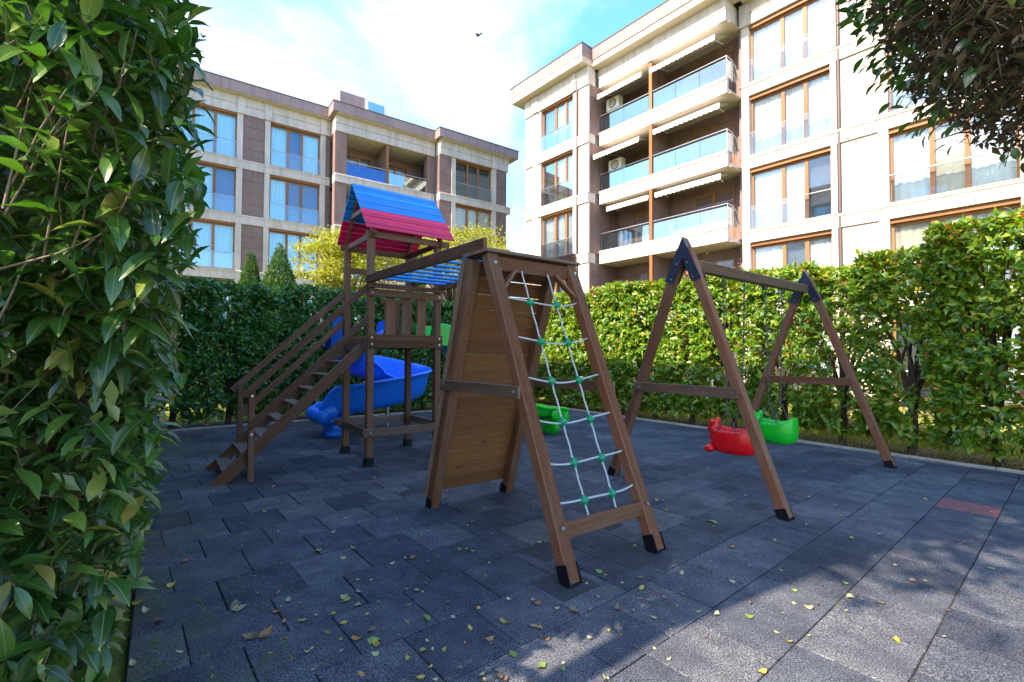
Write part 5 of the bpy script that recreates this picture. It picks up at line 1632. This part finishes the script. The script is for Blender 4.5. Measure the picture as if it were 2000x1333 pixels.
# shrubs of the garden beyond the right hedge
for k, (a, b, s_, mm_, lab, nm) in enumerate(((12.6, 4.2, .9, 'pinkleaf', 'low pink flowering shrub on the lawn beyond the right hedge', 'flowering_shrub'), (12.8, 2.6, .8, 'pinkleaf', 'low pink flowering shrub on the lawn beyond the right hedge', 'flowering_shrub'), (12.9, 5.9, .8, 'yellowleaf', 'low golden shrub on the lawn beyond the right hedge', 'golden_shrub'), (13.0, 9.0, .9, 'yellowleaf', 'low golden shrub on the lawn beyond the right hedge', 'golden_shrub'))):
    loc = AB(a, b, -.07); t = thing(nm, loc, lab, 'shrub', 'low shrubs on the lawn')
    P, Dv, Nv, L, Wd, cc = crown_leaves(1500, (loc.x, loc.y, .55), (s_, s_, .5), .07, 0, 30 + k, 30, .8, .16)
    put('foliage', leaves_mesh('foliage', LEAF_S, P, Dv, Nv, L, Wd * 1.2, [M[mm_]]), t)
    bb = MB()
    for j in range(7): bb.tube([loc, Vector((loc.x + rngv.uniform(-.4, .4) * s_, loc.y + rngv.uniform(-.4, .4) * s_, .6))], [.014, .004], 4)
    bb.build('stems', M['bark'], t)
# red-tipped shrub just behind the right hedge, its shoots show over the top
sp = AB(11.4, 7.1, -.07); t = thing('red_tipped_shrub', sp, 'tall shrub with orange red young shoots rising over the right hedge', 'shrub')
P, Dv, Nv, L, Wd, cc = crown_leaves(2600, (sp.x, sp.y, 3.0), (1.1, 1.1, 1.0), .09, -.6, 77, 46, 1.3, .13)
mi = (rs.rand(2600) < np.clip((P[:, 2] - 3.0) / .8, .05, .9)).astype(int)
put('foliage', leaves_mesh('foliage', LEAF_S, P, Dv, Nv, L, Wd, [M['sunleaf'], M['redleaf']], mi), t)
bb = MB(); branches(bb, (sp.x, sp.y, 0), 3.9, 16, .9, .05, rngv); bb.build('trunk', M['bark'], t)

# ---- tall tree outside the left hedge, its trunk and crown shade the near court
ts = SQ(-2.7, -1.8)
tree('tall_tree', (ts.x, ts.y, -.05), 13, (SQ(-2.9, -2.3).x, SQ(-2.9, -2.3).y, 10.9), (2.2, 2.2, 3.5), 21000, .27, M['laurel'], 'tall broad leaved tree standing outside the left hedge', None, 15, .2, 120, .11, .5, .7, .45)

# ---- grass of the lawn strips seen under the hedges
gq = np.random.RandomState(4)
def grass(regions):
    P = []
    for a0, a1, b0, b1, n in regions:
        a = gq.uniform(a0, a1, n); b = gq.uniform(b0, b1, n)
        P.append(np.stack([a * U.x + b * W.x, a * U.y + b * W.y, np.full(n, -.07)], -1))
    P = np.concatenate(P); n = len(P)
    Dv = unit(gq.normal(0, .45, (n, 3)) * np.array([1, 1, .1]) + np.array([0, 0, 1.0])); Nv = unit(gq.normal(0, 1, (n, 3)) * np.array([1, 1, .1]))
    L = gq.uniform(.05, .13, n)
    tag(put('grass', leaves_mesh('grass', LEAF_S, P, Dv, Nv, L, L * .13, [M['blade']])), 'short yellow green lawn grass under and beyond the hedges', 'grass', kind='stuff')
grass([(11.1, 15, -1, 13.5, 26000), (-1.5, 11, 13.6, 16.5, 14000), (10.15, 11.1, -1, 13.5, 3500), (-3.2, -1.2, 2, 13, 5000)])
# moss growing along the joints and the kerb near the left hedge
mo = MB()
def moss_strip(p, ang_, L, w):
    for k in range(int(L * 60)):
        t = rngv.uniform(-L / 2, L / 2); s_ = rngv.gauss(0, w * .35); r_ = rngv.uniform(.004, .011)
        x = p.x + math.cos(ang_) * t - math.sin(ang_) * s_; y = p.y + math.sin(ang_) * t + math.cos(ang_) * s_
        h = r_ * rngv.uniform(.5, 1.1)
        mo.add([(x + r_, y, -.003), (x - r_ * .5, y + r_ * .87, -.003), (x - r_ * .5, y - r_ * .87, -.003), (x, y, h + .001)], [(0, 1, 3), (1, 2, 3), (2, 0, 3)])
for px, py, an, L, w in ((303, 1270, TY + R(90), .5, .035), (412, 1305, TY + R(90), .35, .03), (393, 1180, TY + R(90), .3, .03), (468, 1145, TY + R(90), .3, .03), (260, 1320, TY, .5, .03), (310, 1160, TY + R(90), .5, .02), (620, 1300, TY, .2, .02), (330, 1130, TY, .6, .02), (560, 1270, TY + R(90), .3, .02)):
    moss_strip(on_ground(px, py), an, L, w)
for k in range(60):
    g = AB(rngv.uniform(-.1, .75) , rngv.uniform(7.0, 12.2)); moss_strip(g, PA + R(90) + rngv.uniform(-.4, .4), .5, .12)
tag(mo.build('moss', simple('moss', (0.11, 0.17, 0.015), .95, var=.4, vscale=30)), 'bright green moss in the tile joints by the left hedge', 'moss', kind='stuff')

# ------------------------------------------------------------------ fallen leaves
def fall_mesh(curl, twist, wid, stem=True):
    v, f = LEAF_B[0].copy(), LEAF_B[1]
    x = v[:, 0] - .5; y = v[:, 1] * wid
    z = curl * (x * x * 1.4) + twist * x * y * 2 + abs(curl) * .5 * (np.abs(y) ** 1.5) * 2
    z -= z.min()
    co = np.stack([x, y, z], -1)
    me = np_mesh('fallen_leaf', co, [i for q in f for i in q], [len(q) for q in f], [M['fall_yellow']], True)
    return me
fm = [fall_mesh(c, t, w) for c, t, w in ((.35, .4, .62), (.5, -.5, .55), (.2, .7, .7), (.75, .3, .5), (.4, -.8, .6), (.15, .3, .5), (.6, .9, .55))]
LABS = {'yellow': 'small yellow fallen leaf lying on the rubber tiles', 'pale': 'small pale dry fallen leaf lying on the rubber tiles', 'brown': 'small brown curled fallen leaf lying on the rubber tiles', 'orange': 'small orange fallen leaf lying on the rubber tiles', 'green': 'small green fallen leaf lying on the rubber tiles'}
def drop(px, py, colr, size, rot=None):
    g = on_ground(px, py)
    a, b = to_ab(g)
    if not (A_MIN < a < A_MAX and b < B_MAX): return
    o = bpy.data.objects.new('fallen_leaf', fm[rngv.randrange(len(fm))]); link(o)
    o.location = (g.x, g.y, .006); o.rotation_euler = (rngv.uniform(-.25, .25), rngv.uniform(-.25, .25), rngv.uniform(0, 6.28) if rot is None else rot)
    o.scale = (size, size, size)
    o.material_slots[0].link = 'OBJECT'; o.material_slots[0].material = M['fall_' + colr]
    tag(o, LABS[colr], 'leaf', colr + ' leaves fallen on the playground')
known = [(732, 1255, 'green', .075), (735, 1262, 'yellow', .06), (697, 1250, 'orange', .06), (673, 1168, 'pale', .06), (676, 1176, 'yellow', .055), (361, 1098, 'orange', .05), (590, 1215, 'yellow', .05), (834, 1211, 'green', .06), (1122, 1196, 'brown', .07), (1048, 1180, 'orange', .055), (983, 1217, 'yellow', .05), (1003, 1280, 'green', .06), (1058, 1305, 'green', .055), (543, 1197, 'orange', .06), (470, 1190, 'pale', .08), (490, 1247, 'brown', .08), (518, 1243, 'orange', .09), (335, 1144, 'yellow', .06), (460, 1190, 'brown', .09), (640, 1237, 'brown', .05), (725, 1235, 'brown', .06), (815, 1154, 'pale', .06), (805, 1092, 'orange', .05), (808, 1090, 'brown', .05), (925, 1078, 'pale', .05), (625, 983, 'orange', .05), (620, 1078, 'orange', .06), (535, 952, 'orange', .05), (515, 1000, 'yellow', .05), (1283, 978, 'yellow', .06), (1428, 1070, 'yellow', .055), (1462, 1207, 'green', .06), (1540, 1255, 'yellow', .045), (1718, 1178, 'yellow', .045), (1750, 1253, 'yellow', .05), (1580, 1189, 'pale', .055), (1275, 1208, 'pale', .045), (1205, 1190, 'brown', .05), (1170, 1118, 'green', .05), (1253, 1150, 'yellow', .05), (1660, 1168, 'pale', .05), (1400, 1202, 'pale', .045), (1300, 1170, 'orange', .035), (1935, 1112, 'pale', .06), (1805, 976, 'pale', .05), (1645, 1010, 'yellow', .045), (1515, 1058, 'green', .05), (1388, 1020, 'green', .06), (1395, 1022, 'green', .05), (1663, 1053, 'green', .05), (270, 1180, 'yellow', .08), (285, 1195, 'pale', .06), (310, 1215, 'brown', .06), (260, 1300, 'pale', .05), (350, 1275, 'pale', .04), (1040, 1225, 'pale', .05), (900, 1075, 'brown', .05)]
for px, py, c, s_ in known: drop(px, py, c, s_ * 1.25)
for k in range(170):
    px = rngv.triangular(230, 1500, 800); py = rngv.uniform(930, 1333)
    drop(px, py, rngv.choices(['yellow', 'pale', 'brown', 'orange', 'green'], (3, 5, 3, 1.3, 1.2))[0], rngv.choice((rngv.uniform(.02, .04), rngv.uniform(.03, .06))))
for k in range(60):
    drop(rngv.uniform(1150, 2000), rngv.uniform(850, 1250), rngv.choices(['yellow', 'pale', 'brown', 'green'], (2, 5, 2, 2))[0], rngv.uniform(.025, .05))
# fallen twigs
for px, py, an, L in ((1890, 1062, .3, .22), (1870, 1058, -.2, .16), (505, 1246, .5, .14)):
    g = on_ground(px, py); b = MB()
    b.tube([(-L / 2, 0, .008), (-.03, .012, .016), (L / 4, -.006, .012), (L / 2, .015, .008)], [.003, .0035, .003, .0015], 5)
    o = b.build('fallen_twig', M['twig'], None, Matrix.Translation(g) @ Matrix.Rotation(an, 4, 'Z'))
    tag(o, 'thin dry twig lying on the rubber tiles', 'twig', 'twigs on the playground')

# ------------------------------------------------------------------ bird
bd = thing('bird', (-3.0, 40.0, 29.0), 'small dark bird gliding high in the sky', 'bird')
bb_ = MB()
n = 8; prof = [(-.20, .01), (-.12, .045), (0, .06), (.10, .045), (.16, .03), (.20, .005)]
vs_ = [(x, r_ * math.cos(2 * math.pi * k / n), r_ * math.sin(2 * math.pi * k / n)) for x, r_ in prof for k in range(n)]
bb_.add(vs_, [(i * n + k, i * n + (k + 1) % n, (i + 1) * n + (k + 1) % n, (i + 1) * n + k) for i in range(len(prof) - 1) for k in range(n)], 0, True)
bb_.add([(-.18, -.02, 0), (-.34, -.06, 0), (-.34, .06, 0), (-.18, .02, 0), (-.2, 0, .012)], [(0, 1, 4), (1, 2, 4), (2, 3, 4), (0, 3, 2, 1)])
bm_ = Matrix.Translation((-3.0, 40.0, 29.0)) @ Matrix.Rotation(R(-35), 4, 'Z') @ Matrix.Rotation(R(35), 4, 'X') @ Matrix.Scale(1.5, 4)
bb_.build('body', M['bird'], bd, bm_)
for s in (-1, 1):
    wg = MB(); wg.add([(.09, s * .04, .02), (-.07, s * .04, .02), (-.05, s * .26, .10), (.08, s * .24, .11), (-.10, s * .50, .05), (.0, s * .5, .06), (0, s * .15, .035)], [(0, 3, 6), (0, 6, 1), (6, 3, 2), (6, 2, 1), (3, 5, 4, 2)])
    o = wg.build('wing', M['bird'], bd, bm_); md = o.modifiers.new('t', 'SOLIDIFY'); md.thickness = .008
